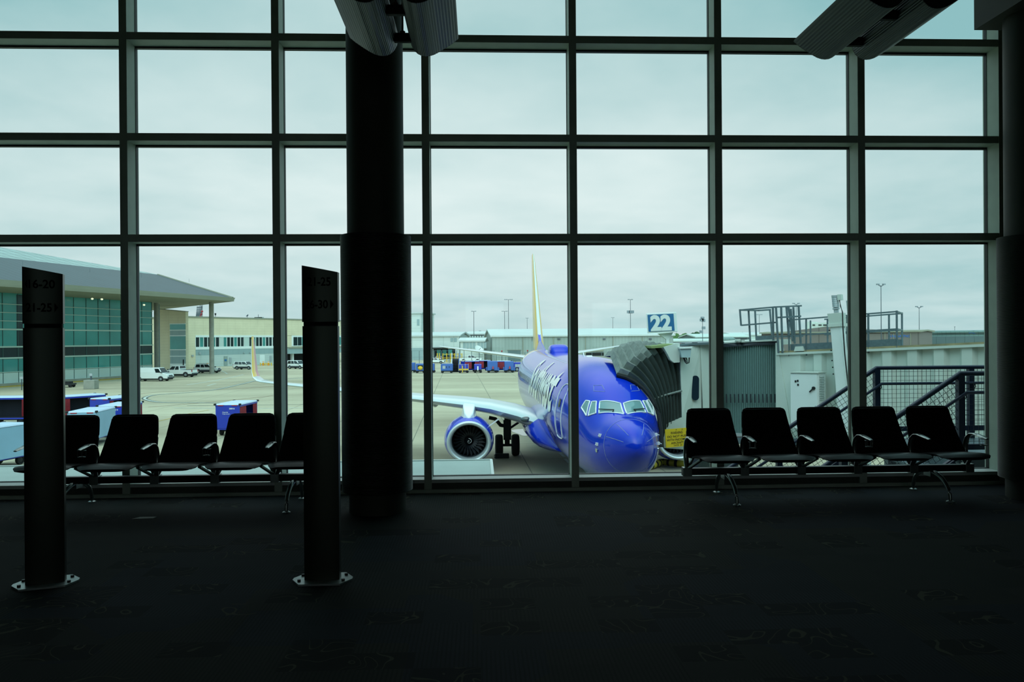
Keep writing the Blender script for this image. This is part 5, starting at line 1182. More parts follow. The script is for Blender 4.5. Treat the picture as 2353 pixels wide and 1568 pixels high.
ZW, ZB = shed('teal_hangar', 'blue-green hangar with dark doors at the far right', 2124, 2330, 222, 208, 764, None, 10, 'metal_teal', 'metal_teal')
MB().prism([(0,0,ZW.z(2124,770)),(ZW.x(2236),0,ZW.z(2236,760)),(ZW.x(2330),0,ZW.z(2330,765)),(ZW.x(2330),0,ZW.z(2330,769)),(0,0,ZW.z(2124,771))], (0,10,0)).build('gable', 'metal_teal', ZB)
a, b = ZW.x(2131), ZW.x(2262)
for i in range(6): MB().box(a+i*(b-a)/6+.06, a+(i+1)*(b-a)/6-.06, -.12, .02, 0, ZW.z(2190, 773.5)).build('hangar_door', 'hangar_door', ZB)
MB().box(a+.3, ZW.x(2140), -.16, -.05, 0, ZW.z(2135, 774)).build('doorway', 'void', ZB)
MB().add([(ZW.x(2226),-.1,ZW.z(2230,766.5)),(ZW.x(2238),-.1,ZW.z(2230,764.5)),(ZW.x(2233),-.1,ZW.z(2230,762)),(ZW.x(2228),-.1,ZW.z(2230,763))], [(0,1,2,3)]).add([(ZW.x(2233),-.1,ZW.z(2230,765.5)),(ZW.x(2243),-.1,ZW.z(2240,768)),(ZW.x(2237),-.1,ZW.z(2240,764.8))], [(0,1,2)]).build('wall_emblem', 'sign_letter_blue', ZB, label='blue swoosh emblem')
FW_, FB = shed('dark_hangar', 'dark glazed hangar with a pale rounded roof, just right of the jet bridge cab', 1600, 1722, 300, 300, 775.5, 770.5, 30, 'hangar_door', 'panel_white')
for i in range(16): MB().box(FW_.x(1662+i*3.4), FW_.x(1664.8+i*3.4), -.1, .02, FW_.z(1690, 783), FW_.z(1690, 777)).build('window', 'car_trim', FB)
NW, NB = shed('flat_white_shed', 'flat white-roofed shed behind the jet bridge rails', 1690, 1790, 330, 330, 771, 767, 30, 'panel_white', 'white_roof')
IW, IB = shed('flat_store', 'flat grey store between the trees and the grey hangar', 1545, 1660, 270, 268, 785, 782, 20, 'metal_grey', 'panel_white')
JW, JB2 = shed('green_kiosk', 'small pale shed with a blue emblem behind the bridge curtain', 1655, 1684, 200, 200, 781.5, 780.5, 5, 'metal_teal', 'metal_teal')
MB().box(JW.x(1669), JW.x(1676), -.1, .02, JW.z(1672, 787), JW.z(1672, 784.5)).build('emblem', 'sign_letter_blue', JB2)
# ---- trees
def tree(px, yt, yb, w_, d, label, m_='leaf_dark', lobes=9):
    b = GX(px, d); top = P(px, yt, d).z; hw = w_/2*d/FPX; base = P(px, yb, d).z; t_ = thing('tree', label, 'tree', tuple(b), 0, 'trees beyond the airfield')
    H = top-base; m = MB(); rnd = random.Random(int(px*13))
    for i in range(lobes):
        u = rnd.uniform(-1, 1); v = rnd.uniform(.15, .78)*(1-.35*u*u); r = rnd.uniform(.22, .36)*min(H, hw*1.6)
        c = Vector((u*(hw-r*.6), rnd.uniform(-.5, .5)*hw, base-AP+v*H)); rg = []
        for k in range(9):
            th = -pi/2+pi*k/8; th = max(-1.45, min(1.45, th))
            rg.append([c+Vector((cos(th)*cos(2*pi*j/12), cos(th)*sin(2*pi*j/12), sin(th)*.85))*r*rnd.uniform(.78, 1.2) for j in range(12)])
        m.loft(rg)
    m.build('crown', m_, t_); MB().cyl((0,0,0), (0,0,base-AP+H*.4), .35, .25, 8).build('trunk', 'bark', t_)
for px, yt, w_, d, lb, m_ in ((1556, 767, 26, 420, 'green tree just right of the gate sign post', 'leaf_mid'), (1577, 766, 30, 460, 'rounded tree right of the gate sign, second in the clump', 'leaf_mid'), (1600, 764, 30, 480, 'broad dark tree in the middle of the clump by the gate sign', 'leaf_dark'),
        (1622, 765, 26, 500, 'dark tree left of the window mullion above the bridge cab', 'leaf_dark'), (1640, 767, 24, 520, 'dark tree half hidden by the window mullion above the bridge cab', 'leaf_dark')): tree(px, yt, 784, w_, d, lb, m_)
for px, yt, yb, w_, d, lb in ((1053, 762, 768, 14, 420, 'small dark tree over the roof of the white shed'), (1104, 764.5, 768, 18, 420, 'low tree over the dark-fronted shed'), (1003, 765, 768, 10, 420, 'small tree top at the left end of the white shed roof'), (1715, 762, 769, 24, 560, 'low tree behind the bridge guard rail'), (1760, 762.5, 767, 10, 620, 'tiny tree top behind the bridge ladder'), (2158, 762, 768, 28, 520, 'tree over the left end of the teal hangar'), (2192, 761.5, 767, 28, 560, 'tree over the middle of the teal hangar')):
    tree(px, yt, yb, w_, d, lb, 'leaf_dark', 6)
# ---- lamp masts
def mast(px, yt, d, arm, label, kind='t', yb=None):
    b = GX(px, d); top = P(px, yt, d); t_ = thing('lamp_mast', label, 'lamp mast', tuple(b), 0, 'lamp masts around the airfield')
    r_ = max(.11, .55*d/FPX); hgt = top.z-AP
    MB().cyl((0,0,0), (0,0,hgt), r_*1.1, r_*.65, 10).build('pole', 'pole', t_, smooth=50)
    a = arm*d/FPX
    if kind in ('t', 'g'):
        MB().bar((-a,0,hgt), (a,0,hgt), .12, .12).build('cross_arm', 'pole', t_)
        for q in (-1, -.5, .5, 1): MB().box(a*q-a*.16, a*q+a*.16, -.4, .4, hgt-.06, hgt+.16).build('lamp_head', 'lamp_head', t_)
    if kind == 'v':
        for q in (-1, 1): MB().bar((0,0,hgt-.3), (q*a,0,hgt+.35), .14, .14).build('lamp_arm', 'pole', t_); MB().box(q*a*.75-a*.3, q*a*.75+a*.3, -.3, .3, hgt+.1, hgt+.4).build('lamp_head', 'lamp_head', t_)
    if kind == 'g':
        z2 = P(px, yt+28, d).z-AP; MB().bar((-a,0,z2-.5), (a,0,z2-.5), .15, .15).build('cross_arm', 'pole', t_)
        for q in (-1, -.1, 1): MB().box(a*q-.45, a*q+.45, -.5, .3, z2-.5, z2+.5).build('floodlight', 'lamp_head', t_)
    if kind == 'm':
        for i, (q, zz) in enumerate(((-.6, .0), (.6, -.2), (0, .6), (.7, -2.6), (-.9, -3.9))): MB().box(q*a-.5, q*a+.5, -.5, .4, hgt-.4+zz*1.0, hgt+.5+zz*1.0).build('floodlight', 'lamp_head', t_)
mast(1089, 716, 250, 5, 'lamp mast standing between the white shed and the grey hangar'); mast(1160, 716, 300, 6, 'shorter of two lamp masts close together behind the hangar roof'); mast(1169, 689, 300, 8.5, 'taller of two lamp masts close together behind the hangar roof')
mast(1211.5, 731.5, 420, 3, 'thin distant lamp mast just left of the tail fin'); mast(1408.5, 730.5, 420, 3, 'thin distant lamp mast left of the twin-tier floodlight mast'); mast(1449, 689, 290, 5, 'tall floodlight mast with two tiers of lamps, left of the gate sign', 'g')
mast(1614.5, 736, 262, 3.5, 'floodlight mast with clustered lamps by the clump of trees', 'm'); mast(1745, 723.5, 380, 6, 'distant lamp mast seen through the bridge guard rail'); mast(1830, 699, 300, 8, 'lamp mast seen through the bridge ladder cage', 'v')
mast(2025, 656, 195, 9.5, 'tallest lamp mast, behind the right end of the bridge guard rail', 'v'); mast(2112.5, 706.5, 260, 8, 'slender lamp mast left of the teal hangar', 'v')
mast(2194, 752, 620, 1.2, 'tiny distant mast over the trees by the teal hangar', 'v'); mast(1103, 762, 280, 2, 'short utility pole by the dark-fronted shed', 'v')
# ================================================================ VEHICLES  (local: +x forward, z up)
def wheel_parts(t, x, y, r, w=.22):
    wh = MB().lathe([(r*.62,-w/2),(r*.93,-w/2),(r,-w*.3),(r,w*.3),(r*.93,w/2),(r*.62,w/2)], (x, y, r), 'y', 20).build('wheel', 'tyre', t, smooth=40)
    MB().lathe([(0,-w*.5),(r*.3,-w*.47),(r*.55,-w*.42),(r*.55,w*.42),(r*.3,w*.47),(0,w*.5)], (x, y, r), 'y', 14).build('rim', 'rim' if r > .3 else 'gear_dark', wh, smooth=30)
def car(name, label, cat, loc, rz, prof, W, belt, cab, roof, wheels, wins, r=.36, inset=.14, trim=True, bed=None, bar=False, group=None):
    t = thing(name, label, cat, tuple(loc), rz, group)
    h = W/2
    b = MB().prism([(x, -h, z) for x, z in prof], (0, W, 0))
    x0, x1, x0t, x1t = cab
    b.loft([[(x0,-h+.01,belt),(x1,-h+.01,belt),(x1,h-.01,belt),(x0,h-.01,belt)], [(x0t,-h+inset,roof),(x1t,-h+inset,roof),(x1t,h-inset,roof),(x0t,h-inset,roof)]])
    b.build('body', 'car_white', t, bevel=.05, smooth=40)
    for s in (-1, 1):
        for u0, u1, u0t, u1t, v0, v1 in wins:
            q = []
            for u, v in ((u0, v0), (u1, v0), (u1t, v1), (u0t, v1)):
                xb = x0+(x1-x0)*u; xt = x0t+(x1t-x0t)*u; q.append((xb+(xt-xb)*v, s*(h-.01-(inset-.01)*v+.012), belt+(roof-belt)*v))
            MB().prism(q, (0, s*.01, 0)).build('side_window', 'car_glass', t)
    for xa_, xb_, nm in ((x1, x1t, 'windscreen'), (x0, x0t, 'rear_window')):
        e = .012 if nm == 'windscreen' else -.012; q = []
        for sy, v in ((-1, .06), (1, .06), (1, .9), (-1, .9)): q.append((xa_+(xb_-xa_)*v+e, sy*(h-.1-(inset)*v), belt+(roof-belt)*v))
        MB().prism(q, (e*.6, 0, .006)).build(nm, 'car_glass', t)
    xf, xr_ = max(p[0] for p in prof), min(p[0] for p in prof); zb = min(p[1] for p in prof)
    MB().box(xf-.06, xf+.09, -h+.06, h-.06, zb-.02, zb+.26).build('bumper', 'car_trim', t, bevel=.03); MB().box(xr_-.10, xr_+.05, -h+.06, h-.06, zb-.02, zb+.22).build('bumper', 'car_trim', t, bevel=.03)
    MB().box(xf-.03, xf+.03, -h*.55, h*.55, zb+.32, zb+.52).build('grille', 'car_trim', t)
    for s in (-1, 1):
        MB().box(xf-.10, xf+.025, s*h*.86-.17, s*h*.86+.1 if s < 0 else s*h*.86+.12, zb+.36, zb+.54).build('headlight', 'lamp_clear', t, bevel=.02)
        MB().box(xr_-.025, xr_+.10, s*(h-.11)-.09, s*(h-.11)+.1, zb+.38, zb+.72).build('tail_light', 'tail_red', t)
        MB().box(x1-.15, x1+.05, s*(h+.02), s*(h+.22), belt+.02, belt+.2).build('wing_mirror', 'car_trim', t, bevel=.02)
        if trim: MB().box(wheels[0]+r*1.1, wheels[1]-r*1.1, s*h-.01, s*h+.012, zb-.02, zb+.24).build('side_cladding', 'car_trim', t)
        for x in wheels:
            MB().prism([(x+(r+.09)*cos(a), s*(h+.004), r+(r+.09)*sin(a)) for a in [pi*i/14-.25*(0 if 0 < i < 14 else 1)*0 for i in range(15)]], (0, s*.012, 0)).build('wheel_arch', 'car_trim', t)
            wheel_parts(t, x, s*(h-.08), r)
    if bed: MB().box(bed[0], bed[1], -h+.12, h-.12, belt-.0, belt+.03).build('cargo_bed', 'void', t); MB().box(x0-.04, x0-.0, -h+.1, h-.1, belt+.02, belt+.3).build('headboard', 'car_white', t)
    if bar:
        MB().box(-.1, .1, -.3, .3, roof, roof+.14).build('beacon', 'amber', t, bevel=.04)
        for s in (-1, 1): MB().tube([(x0t+.15, s*.5, roof+.05), (x1t-.2, s*.5, roof+.05)], .025, 6).build('roof_rail', 'car_trim', t)
    MB().box(xr_+.1, xf-.1, -h+.1, h-.1, .22, zb+.05).build('underbody', 'void', t)
    return t
VAN = [(-2.85,.42),(-2.85,1.28),(1.9,1.28),(2.72,1.12),(2.85,.9),(2.85,.42)]
SUV = [(-2.3,.44),(-2.34,1.06),(1.1,1.08),(2.15,1.0),(2.3,.8),(2.3,.44)]
PKP = [(-3.05,.55),(-3.05,1.22),(1.35,1.22),(2.8,1.12),(2.95,.9),(2.95,.5)]
SED = [(-2.2,.38),(-2.25,.86),(-1.7,.98),(1.0,.95),(2.1,.82),(2.2,.6),(2.2,.36)]
SW3 = [(.08,.36,.1,.36,.12,.85), (.40,.62,.40,.62,.1,.85), (.66,.96,.66,.93,.1,.85)]
g_ = G(352, 876)
car('cargo_van', 'white cargo van parked beside the glass terminal', 'van', g_, -.12, VAN, 2.0, 1.28, (-2.85, 1.95, -2.78, 1.35), 2.12, (-1.8, 1.75), [(.80,.965,.82,.975,.08,.78)], trim=False)
g_ = G(411, 866.5)
car('pickup_truck', 'white crew-cab pickup truck with its tailgate to the right, beside the van', 'truck', g_, pi-.22, PKP, 2.0, 1.22, (-.75, 1.4, -.65, .65), 1.98, (-1.9, 1.85), [(.06,.42,.08,.44,.1,.85), (.5,.95,.5,.95,.1,.85)], r=.42, trim=False, bed=(-2.95, -.8))
car('sport_utility_car', 'white off-road car with an amber beacon, half behind the tall roof column', 'car', G(477, 857.5), -.10, SUV, 1.85, 1.07, (-2.3, 1.15, -2.12, .5), 1.78, (-1.4, 1.45), SW3, bar=True)
car('sport_utility_car', 'white off-road car parked alone before the light grey wall', 'car', G(563, 849.5), -.28, SUV, 1.85, 1.07, (-2.3, 1.15, -2.12, .5), 1.78, (-1.4, 1.45), SW3)
car('sport_utility_car', 'white off-road car under the canopy, half behind the sign pylon', 'car', G(684, 848), -.5, SUV, 1.95, 1.07, (-2.3, 1.15, -2.12, .5), 1.85, (-1.4, 1.45), SW3)
car('pickup_truck', 'white crew-cab pickup truck beyond the row of baggage carts', 'truck', GX(1081, 214), 0.0, PKP, 2.0, 1.22, (-.75, 1.4, -.65, .65), 1.98, (-1.9, 1.85), [(.06,.42,.08,.44,.1,.85), (.5,.95,.5,.95,.1,.85)], r=.42, trim=False, bed=(-2.95, -.8))
car('small_car', 'white small car parked by the yellow barriers of the white shed', 'car', GX(1001, 205), 0.0, SED, 1.75, .95, (-1.9, 1.05, -1.2, .3), 1.45, (-1.35, 1.35), [(.16,.5,.16,.48,.1,.85), (.54,.9,.54,.86,.1,.85)], r=.32, trim=False)
car('small_car', 'white car nosed into the open front of the white shed', 'car', GX(1008, 231), pi/2, SED, 1.75, .95, (-1.9, 1.05, -1.2, .3), 1.45, (-1.35, 1.35), [(.16,.5,.16,.48,.1,.85), (.54,.9,.54,.86,.1,.85)], r=.32, trim=False)

# ---- baggage carts
def bag_cart(label, loc, rz, closed=False, colr='cart_blue', roofm='cart_roof', num=None, note=False, sc=1.0, cw=(.45, .3), group='baggage carts'):
    t = thing('baggage_cart', label, 'baggage cart', tuple(loc), rz, group); L, W, H, F = 1.6*sc, .78*sc, 2.0*sc, .5*sc
    MB().box(-L, L, -W, W, F-.1, F).build('deck', 'cart_blue', t); MB().hexa([(-L-.05,-W-.05,H),(L+.05,-W-.05,H),(L+.05,W+.05,H),(-L-.05,W+.05,H),(-L,-W,H+.07),(L,-W,H+.07),(L,W,H+.07),(-L,W,H+.07)]).build('roof', roofm, t)
    ep = None
    for s in (-1, 1):
        e_ = MB().box(s*L-.03, s*L+.03, -W, W, F, H).build('end_panel', colr, t); ep = ep or e_
        for s2 in (-1, 1): MB().box(s*(L+.04)-.09, s*(L+.04)+.09, s2*(W+.03)-.07, s2*(W+.03)+.07, H-.02, H+.1).build('corner_buffer', 'rubber', t, bevel=.03)
        MB().box(s*(L+.04)-.01, s*(L+.04)+.01, -W*.8, -W*.35, H-.06, H-.0).box(s*(L+.04)-.01, s*(L+.04)+.01, W*.35, W*.8, H-.06, H-.0).build('reflector_strip', 'tail_red', t)
    for s in (-1, 1):
        if closed: MB().box(-L, L, s*W-.03, s*W+.03, F-.05, H-.02).build('side_curtain', 'cart_pale', t)
        else:
            MB().box(-L, L, s*W-.03, s*W+.03, H-.12, H).build('top_rail', 'cart_blue', t)
            for a, b in ((-L+.05, -L+cw[0]), (L-cw[1], L-.05)):
                m = MB(); n_ = 18; top, bot = [], []
                for i in range(n_+1):
                    x = a+(b-a)*i/n_; o = .035*sin(i*2.1); top.append((x, s*W+o*.4, H-.12)); bot.append((x, s*W+o+.02*s, F+.1))
                m.loft([bot, top], caps=False, closed=False); m.build('curtain', 'curtain_red', t)
    if not closed:
        MB().box(-L+.04, L-.04, -.02, .02, F, H-.02).build('divider', 'cart_dark', t); MB().box(-L+.03, L-.03, -W+.03, W-.03, F, F+.02).build('floor_liner', 'cart_dark', t)
    MB().box(-L*.9, L*.9, -.3, .3, .28*sc, F-.1).build('chassis', 'gear_dark', t)
    for sx in (-1, 1):
        for s in (-1, 1): wheel_parts(t, sx*L*.68, s*(W-.18), .24*sc, .16)
    MB().tube([(L, 0, .4), (L+.7, 0, .35), (L+.95, 0, .32)], .035, 6).build('tow_bar', 'yellow_paint', t)
    if num:
        vs, fs = fit_text(num, w=.36, h=.10, bold=.02); m = MB(); m.add([(-L-.036, W*.82-.36*1.0-x+.36, 0) for x, y in vs], []) if False else None
        m.add([(-L-.036, -.1-x, 1.72+y) for x, y in vs], fs).build('fleet_number', 'white_paint', ep)
        if note:
            for k, (tx, w_) in enumerate((('Check the', .37), ('Cargo net pin', .48))):
                vs, fs = fit_text(tx, w=w_, h=.075, bold=.01); MB().add([(-L-.036, .34-x, 1.50-.115*k+y) for x, y in vs], fs).build('notice_lettering', 'white_paint', ep)
    return t
def axis_at(px, d, rz, L=1.6):               # cart whose near (rear) end sits in pixel column px at depth d
    return GX(px, d)+Vector((cos(rz), sin(rz), 0))*L
bag_cart('blue baggage cart with red curtains standing alone on the open apron', axis_at(522, 51.3, 1.50), 1.50, num='28816', note=True, cw=(1.15, .8), group='baggage carts near the terminal')
GN = 'baggage carts near the terminal'
bag_cart('pale closed baggage cart in the bottom left corner beyond the glass', axis_at(-85, 37.4, 1.36, 1.6), 1.36, True, 'cart_pale', group=GN)
bag_cart('pale closed baggage cart just right of the left sign pylon', axis_at(187, 46.6, 1.68), 1.68, True, 'cart_pale', group=GN)
bag_cart('blue numbered baggage cart half behind the leftmost mullion', axis_at(253, 50.9, 1.62), 1.62, False, num='0219', group=GN)
bag_cart('blue open baggage cart parked askew behind the pale closed cart', GX(182, 61.5), .95, False, group=GN)
bag_cart('blue open baggage cart behind the numbered cart, under the pale roofs', GX(262, 59), 1.35, False, group=GN)
bag_cart('blue open baggage cart seen side-on at the left edge', GX(22, 60.3), 0.0, False, group=GN)
bag_cart('dusty baggage cart with one red curtain, between blue tugs under the tailplane', GX(1080, 152), .5, False, cw=(1.5, 1.0), group='baggage carts under the tail'); bag_cart('baggage cart with a wide red curtain, right of the dusty cart under the tailplane', GX(1107, 156), .35, False, cw=(1.7, .8), group='baggage carts under the tail')
bag_cart('baggage cart between the two tall blue tugs beside the rear fuselage', GX(1152, 151), .4, False, cw=(1.9, .9), group='baggage carts under the tail')
# ---- ground power units, tugs, dollies, stairs
def box_unit(name, label, cat, px0, px1, yt, d, colr='gse_blue', front=None, rz=0.0, deep=1.6):
    w_ = (px1-px0)*d/FPX/2; c = GX((px0+px1)/2, d); t = thing(name, label, cat, tuple(c), rz, 'ground equipment under the tail'); H = P((px0+px1)/2, yt, d).z-AP
    MB().box(-w_, w_, -deep*.1, deep, .42, H).build('body', colr, t, bevel=.08); MB().box(-w_*.92, w_*.92, .05, deep*.9, .26, .44).build('chassis', 'gear_dark', t)
    for x in (-w_*.75, w_*.75):
        for y in (.12, deep*.8): wheel_parts(t, x, y, .25, .2)
    y0 = -deep*.1-.012
    if front == 'grille':
        MB().box(-w_*.7, -w_*.25, y0, y0+.02, .8, H-.35).build('grille', 'plane_grey', t)
        for x in (-.1, .35): MB().box(w_*x, w_*x+.1, y0-.02, y0+.02, 1.0, 1.25).build('door_handle', 'rubber', t)
    if front == 'bar': MB().box(-.11, .11, y0-.08, y0, .45, H-.35).build('tow_bar', 'sign_white', t); MB().box(-w_, w_, y0-.04, y0+.1, .42, .6).build('buffer', 'rubber', t)
    if front == 'yellow': MB().ball((0, y0-.12, .95), (.45, .2, .35), 12, 8).build('hose_coil', 'yellow_paint', t, smooth=60); MB().box(-.5, .5, y0-.01, y0+.02, .8, H-.3).build('bay', 'void', t)
    if front == 'cone':
        m = MB().lathe([(.16,0),(.05,.5),(0,.5)], (.1, y0-.2, .75), n=12); m.build('traffic_cone', 'stop_red', t, smooth=40); MB().box(-.2, .4, y0-.3, y0, .7, .75).build('step', 'gse_blue', t)
        MB().box(-w_-.25, -w_+.1, .1, deep*.6, .4, 1.0).build('side_step', 'gse_blue', t, bevel=.05); MB().box(w_-.1, w_+.3, .1, deep*.6, .35, .95).build('side_step', 'gse_blue', t, bevel=.05)
        MB().box(-.25, .25, y0-.05, y0+.05, .3, .62).build('hitch', 'gear_dark', t)
    if front == 'frame':
        for x in (-w_, -w_*.35, w_*.35, w_): MB().bar((x, y0-.05, .4), (x, y0-.05, H+.15), .07, .07).build('upright', 'plane_grey', t)
        MB().bar((-w_*.2, y0-.15, .1), (-w_*.2, y0-.15, H-.25), .14, .1).build('tow_bar', 'yellow_paint', t); MB().box(-w_, w_, y0-.05, y0, .5, .8).build('bumper', 'yellow_paint', t)
    if front == 'plates':
        for x in (-.75, -.2, .3): MB().box(w_*x, w_*x+.5, y0, y0+.02, H-.9, H-.35).build('access_plate', 'plane_grey', t)
        wheel_parts(t, -w_*.35, y0+.05, .42, .25)
    return t
box_unit('ground_power_unit', 'blue ground power unit with a yellow hose coil, left of the second mullion', 'power unit', 955, 976, 836, 147, front='yellow'); box_unit('equipment_cart', 'blue equipment cart beside the round column casing', 'equipment cart', 941, 953, 834, 150)
box_unit('equipment_cart', 'blue equipment cart just right of the mullion under the tailplane', 'equipment cart', 984, 998, 836, 148)
box_unit('ground_power_unit', 'blue ground power unit with a grey grille, left of the boarding steps', 'power unit', 1012.5, 1040, 836.5, 146, front='grille')
box_unit('tow_tractor', 'blue framed tow tractor with a yellow tow bar, right of the boarding steps', 'tractor', 1053.5, 1076, 838, 146, 'cart_blue', 'frame'); box_unit('tow_tractor', 'low blue tow tractor with a white centre bar', 'tractor', 1089, 1106, 837.5, 146, 'cart_blue', 'bar', deep=2.2)
box_unit('belt_loader', 'tall light blue loader with a red cone on its step', 'loader', 1119.5, 1143, 830.5, 146, front='cone', deep=2.5); box_unit('belt_loader', 'tall blue loader nearest the fuselage, with a red and white cone', 'loader', 1159, 1180, 831, 146, 'gse_blue', 'cone', deep=2.5)
box_unit('air_start_unit', 'dark blue wheeled unit with grey plates, tight against the rear fuselage', 'start unit', 1180, 1203, 833, 151, 'cart_blue', 'plates')
box_unit('tarped_load', 'tan tarp-covered load behind the framed tow tractor', 'covered load', 1052, 1068, 829, 158, 'tan_tarp')
# boarding steps
st0 = GX(1045.5, 150); BS = thing('boarding_steps', 'mobile boarding steps with white side rails, behind the power unit', 'steps', tuple(st0), 0, 'ground equipment under the tail')
Hs = P(1045, 821, 150).z-AP; w_ = .62
for i in range(10): z = Hs*(i+1)/10; MB().box(-w_, w_, i*.3, i*.3+.32, z-.06, z).build('tread', 'gear_dark', BS)
MB().prism([(-w_+.02, .05, .0), (-w_+.02, 3.2, Hs-.4), (-w_+.02, 3.2, .5), (-w_+.02, 1.5, .3)], (2*w_-.04, 0, 0)).build('stair_carriage', 'gear_dark', BS)
for s in (-1, 1):
    MB().prism([(s*w_, -.1, .1), (s*w_, 3.2, Hs-.1), (s*w_, 3.2, Hs+.75), (s*w_, 2.7, Hs+.75), (s*w_, -.1, .75)], (s*.12, 0, 0)).build('side_rail', 'cart_light' if s < 0 else 'gse_blue', BS)
MB().box(-w_, w_, .8, 3.1, .35, .5).build('chassis', 'gear_dark', BS)
for s in (-1, 1):
    for y in (.9, 2.8): wheel_parts(BS, s*.5, y, .25, .18)
# ---- small fittings around the apron
def post_sign(name, label, px, yb, yt, w_, h_, m_, cat='sign', d=None):
    b = G(px, yb) if d is None else GX(px, d); dd = (b-EYE).dot(FW); t = thing(name, label, cat, tuple(b)); top = P(px, yt, dd).z-AP; s = dd/FPX
    MB().cyl((0,0,0), (0,0,top-h_*s*.5), .06, n=8).build('post', 'pole', t); return t, top, s
t, top, s_ = post_sign('post_sign', 'small grey sign on a thin post before the glass terminal at the left edge', 50, 897, 866, 8, 5, None)
MB().box(-4*s_, 4*s_, -.06, -.02, top-5.5*s_, top).build('sign_plate', 'plane_grey', t)
bk = G(204, 895); dd = (bk-EYE).dot(FW); s_ = dd/FPX
CBk = thing('concrete_block', 'square concrete block with a small sign on top, before the glass terminal', 'barrier', tuple(bk)); MB().box(-12.5*s_, 12.5*s_, 0, 1.3, 0, 21*s_).build('block', 'concrete', CBk, bevel=.06)
PS = thing('post_sign', 'small white sign plate standing on the concrete block', 'sign', (bk.x, bk.y+.65, AP+21*s_)); MB().box(-.09, .09, -.06, .06, 0, 11*s_).build('post', 'pole', PS); MB().box(-3.2*s_, 3.2*s_, -.1, -.06, 9*s_, 15*s_).build('sign_plate', 'plane_grey', PS)
DT = G(160, 890.5); DL = thing('flat_dolly', 'low dark flat dolly beside the concrete block', 'dolly', tuple(DT), .05); MB().box(-1.6, .6, -.7, .7, .35, .55).build('deck', 'gear_dark', DL); MB().box(-1.2, .2, -.6, .6, .55, .8).build('rollers', 'rubber', DL)
for x in (-1.2, .3):
    for y in (-.5, .5): wheel_parts(DL, x, y, .24, .18)
SDp = GX(1101, 219); SD = thing('satellite_dish', 'large white satellite dish before the shed annexe', 'dish', tuple(SDp)); zc_ = P(1101, 804, 219).z-AP; rr_ = 12*219/FPX; m = MB(); rg = []
ax_ = Vector((.55, -.55, .62)).normalized()
for k in range(7): u = k/6; rg.append(m.ring(Vector((0,0,zc_))+ax_*(.42*u*u-.3), ax_, max(.02, rr_*u), 28))
m.loft(rg, caps=False); m.build('reflector', 'white_paint', SD, smooth=60); MB().cyl((0,.3,0), (0,.3,zc_-.2), .12, n=10).build('mount', 'plane_grey', SD); MB().tube([Vector((0,0,zc_))-ax_*.2, Vector((0,0,zc_))+ax_*.8], .05, 6).build('feed_horn', 'void', SD)
for px, w_, lb in ((1004.5, 1.6, 'left of two thick yellow bollards at the open white shed'), (1009.5, 1.6, 'right of two thick yellow bollards at the open white shed')):
    b = GX(px, 222); hh_ = P(px, 812, 222).z-AP; bo = thing('bollard', lb, 'bollard', tuple(b), 0, 'yellow bollards'); MB().cyl((0,0,0), (0,0,hh_), w_*222/FPX*.7, n=14).build('tube', 'yellow_paint', bo, smooth=40)
def barrier(label, px0, px1, yt, d, ym, n_=4):
    a, b = GX(px0, d), GX(px1, d); t = thing('yellow_barrier', label, 'barrier', tuple(a)); L_ = (b-a).length; h_ = P(px0, yt, d).z-AP; hm_ = P(px0, ym, d).z-AP
    for i in range(n_): MB().cyl((L_*i/(n_-1),0,0), (L_*i/(n_-1),0,h_), .12, n=10).build('post', 'yellow_paint', t)
    for z in (h_-.25, hm_): MB().bar((0,0,z), (L_,0,z), .12, .12).build('rail', 'yellow_paint', t)
barrier('yellow pipe barrier between the bollards and the boarding steps', 1017.5, 1061, 812.5, 220, 823, 6)
barrier('yellow barrier with orange drums, right of the winglet', 598, 623, 834, 198, 842, 3)
for px in (604.5, 616.5):
    b = GX(px, 200); t = thing('safety_drum', 'orange safety drum behind the yellow barrier, '+('left' if px < 610 else 'right')+' of the pair', 'drum', tuple(b), 0, 'safety drums'); hh_ = P(px, 831, 200).z-AP
    MB().cyl((0,0,0), (0,0,hh_), .3, .24, 14).build('drum_body', 'amber', t, smooth=40); MB().cyl((0,0,hh_*.72), (0,0,hh_*.86), .285, .27, 14).build('white_band', 'white_paint', t, smooth=40)
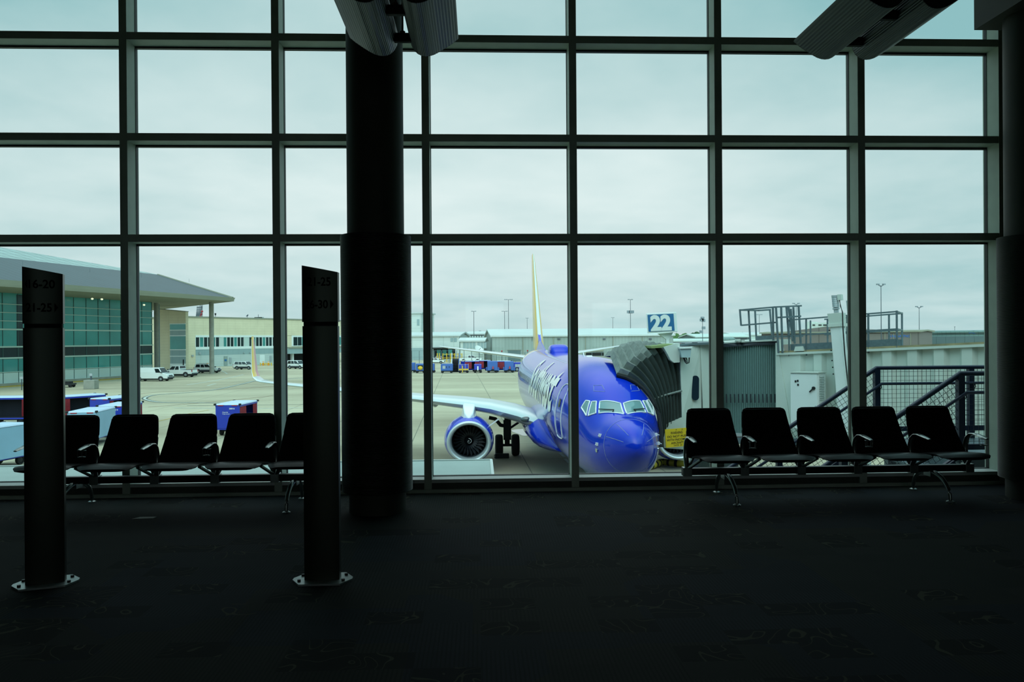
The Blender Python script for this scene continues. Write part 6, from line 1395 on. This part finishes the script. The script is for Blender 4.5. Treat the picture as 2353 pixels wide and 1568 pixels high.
for px, yt, lb in ((1153, 806, 'red-topped marker post left of the hangar roller door'), (1212, 805, 'red-topped marker post left of the rear fuselage'), (1451, 805, 'red-topped marker post right of the round red sign'), (1388.5, 826, 'low red-topped marker left of the bridge canopy'), (1438, 828, 'low red-topped marker over the bridge canopy')):
    b = GX(px, 205); t = thing('marker_post', lb, 'marker post', tuple(b), 0, 'red-topped marker posts'); h_ = P(px, yt, 205).z-AP; MB().cyl((0,0,0), (0,0,h_-.35), .06, n=8).build('post', 'pole', t); MB().ball((0,0,h_-.15), .2, 10, 6).build('red_lamp', 'tail_red', t, smooth=60)
t, top, s_ = post_sign('round_sign', 'round red no-entry sign on a post before the hangar', 1404, 0, 815, 8, 8, None, d=204)
MB().cyl((0,-.08,top-4*s_), (0,-.03,top-4*s_), 3.7*s_, n=24).build('sign_disc', 'stop_red', t); MB().box(-2.4*s_, 2.4*s_, -.1, -.08, top-4.7*s_, top-3.4*s_).build('white_bar', 'sign_white', t)
yb_ = GX(1382.5, 206); tb = thing('bollard', 'single yellow bollard by the dark hangar doorway', 'bollard', tuple(yb_), 0, 'yellow bollards'); MB().cyl((0,0,0), (0,0,P(1382, 820, 206).z-AP), .18, n=12).build('tube', 'yellow_paint', tb, smooth=40)
# wire fence with thin posts in front of the sheds
def fence(label, px0, px1, yt, d, n_):
    a, b = GX(px0, d), GX(px1, d); t = thing('wire_fence', label, 'fence', tuple(a)); L_ = (b-a).length; h_ = P((px0+px1)/2, yt, d).z-AP; u_ = (b-a).normalized()
    for i in range(n_): p = u_*(L_*i/(n_-1)); MB().cyl(p, p+Vector((0,0,h_)), .07, n=6).build('fence_post', 'galv', t)
    m = MB()
    for z in (h_, h_*.5, .3): m.bar(Vector((0,0,z)), u_*L_+Vector((0,0,z)), .05, .05)
    m.build('fence_wire', 'galv', t)
fence('wire fence with tall posts before the white shed', 946, 1135, 806, 208, 12); fence('wire fence before the grey hangar, running behind the airliner', 1140, 1470, 810, 212, 16)
low = MB(); a = GX(1340, 200); b = GX(1500, 200); low.bar(a+Vector((0,0,.9)), b+Vector((0,0,.9)), .5, 1.8); t = thing('low_wall', 'long low concrete wall before the hangar, beyond the airliner crown', 'wall', tuple(a)); low.build('wall_body', 'concrete', t, world=True)
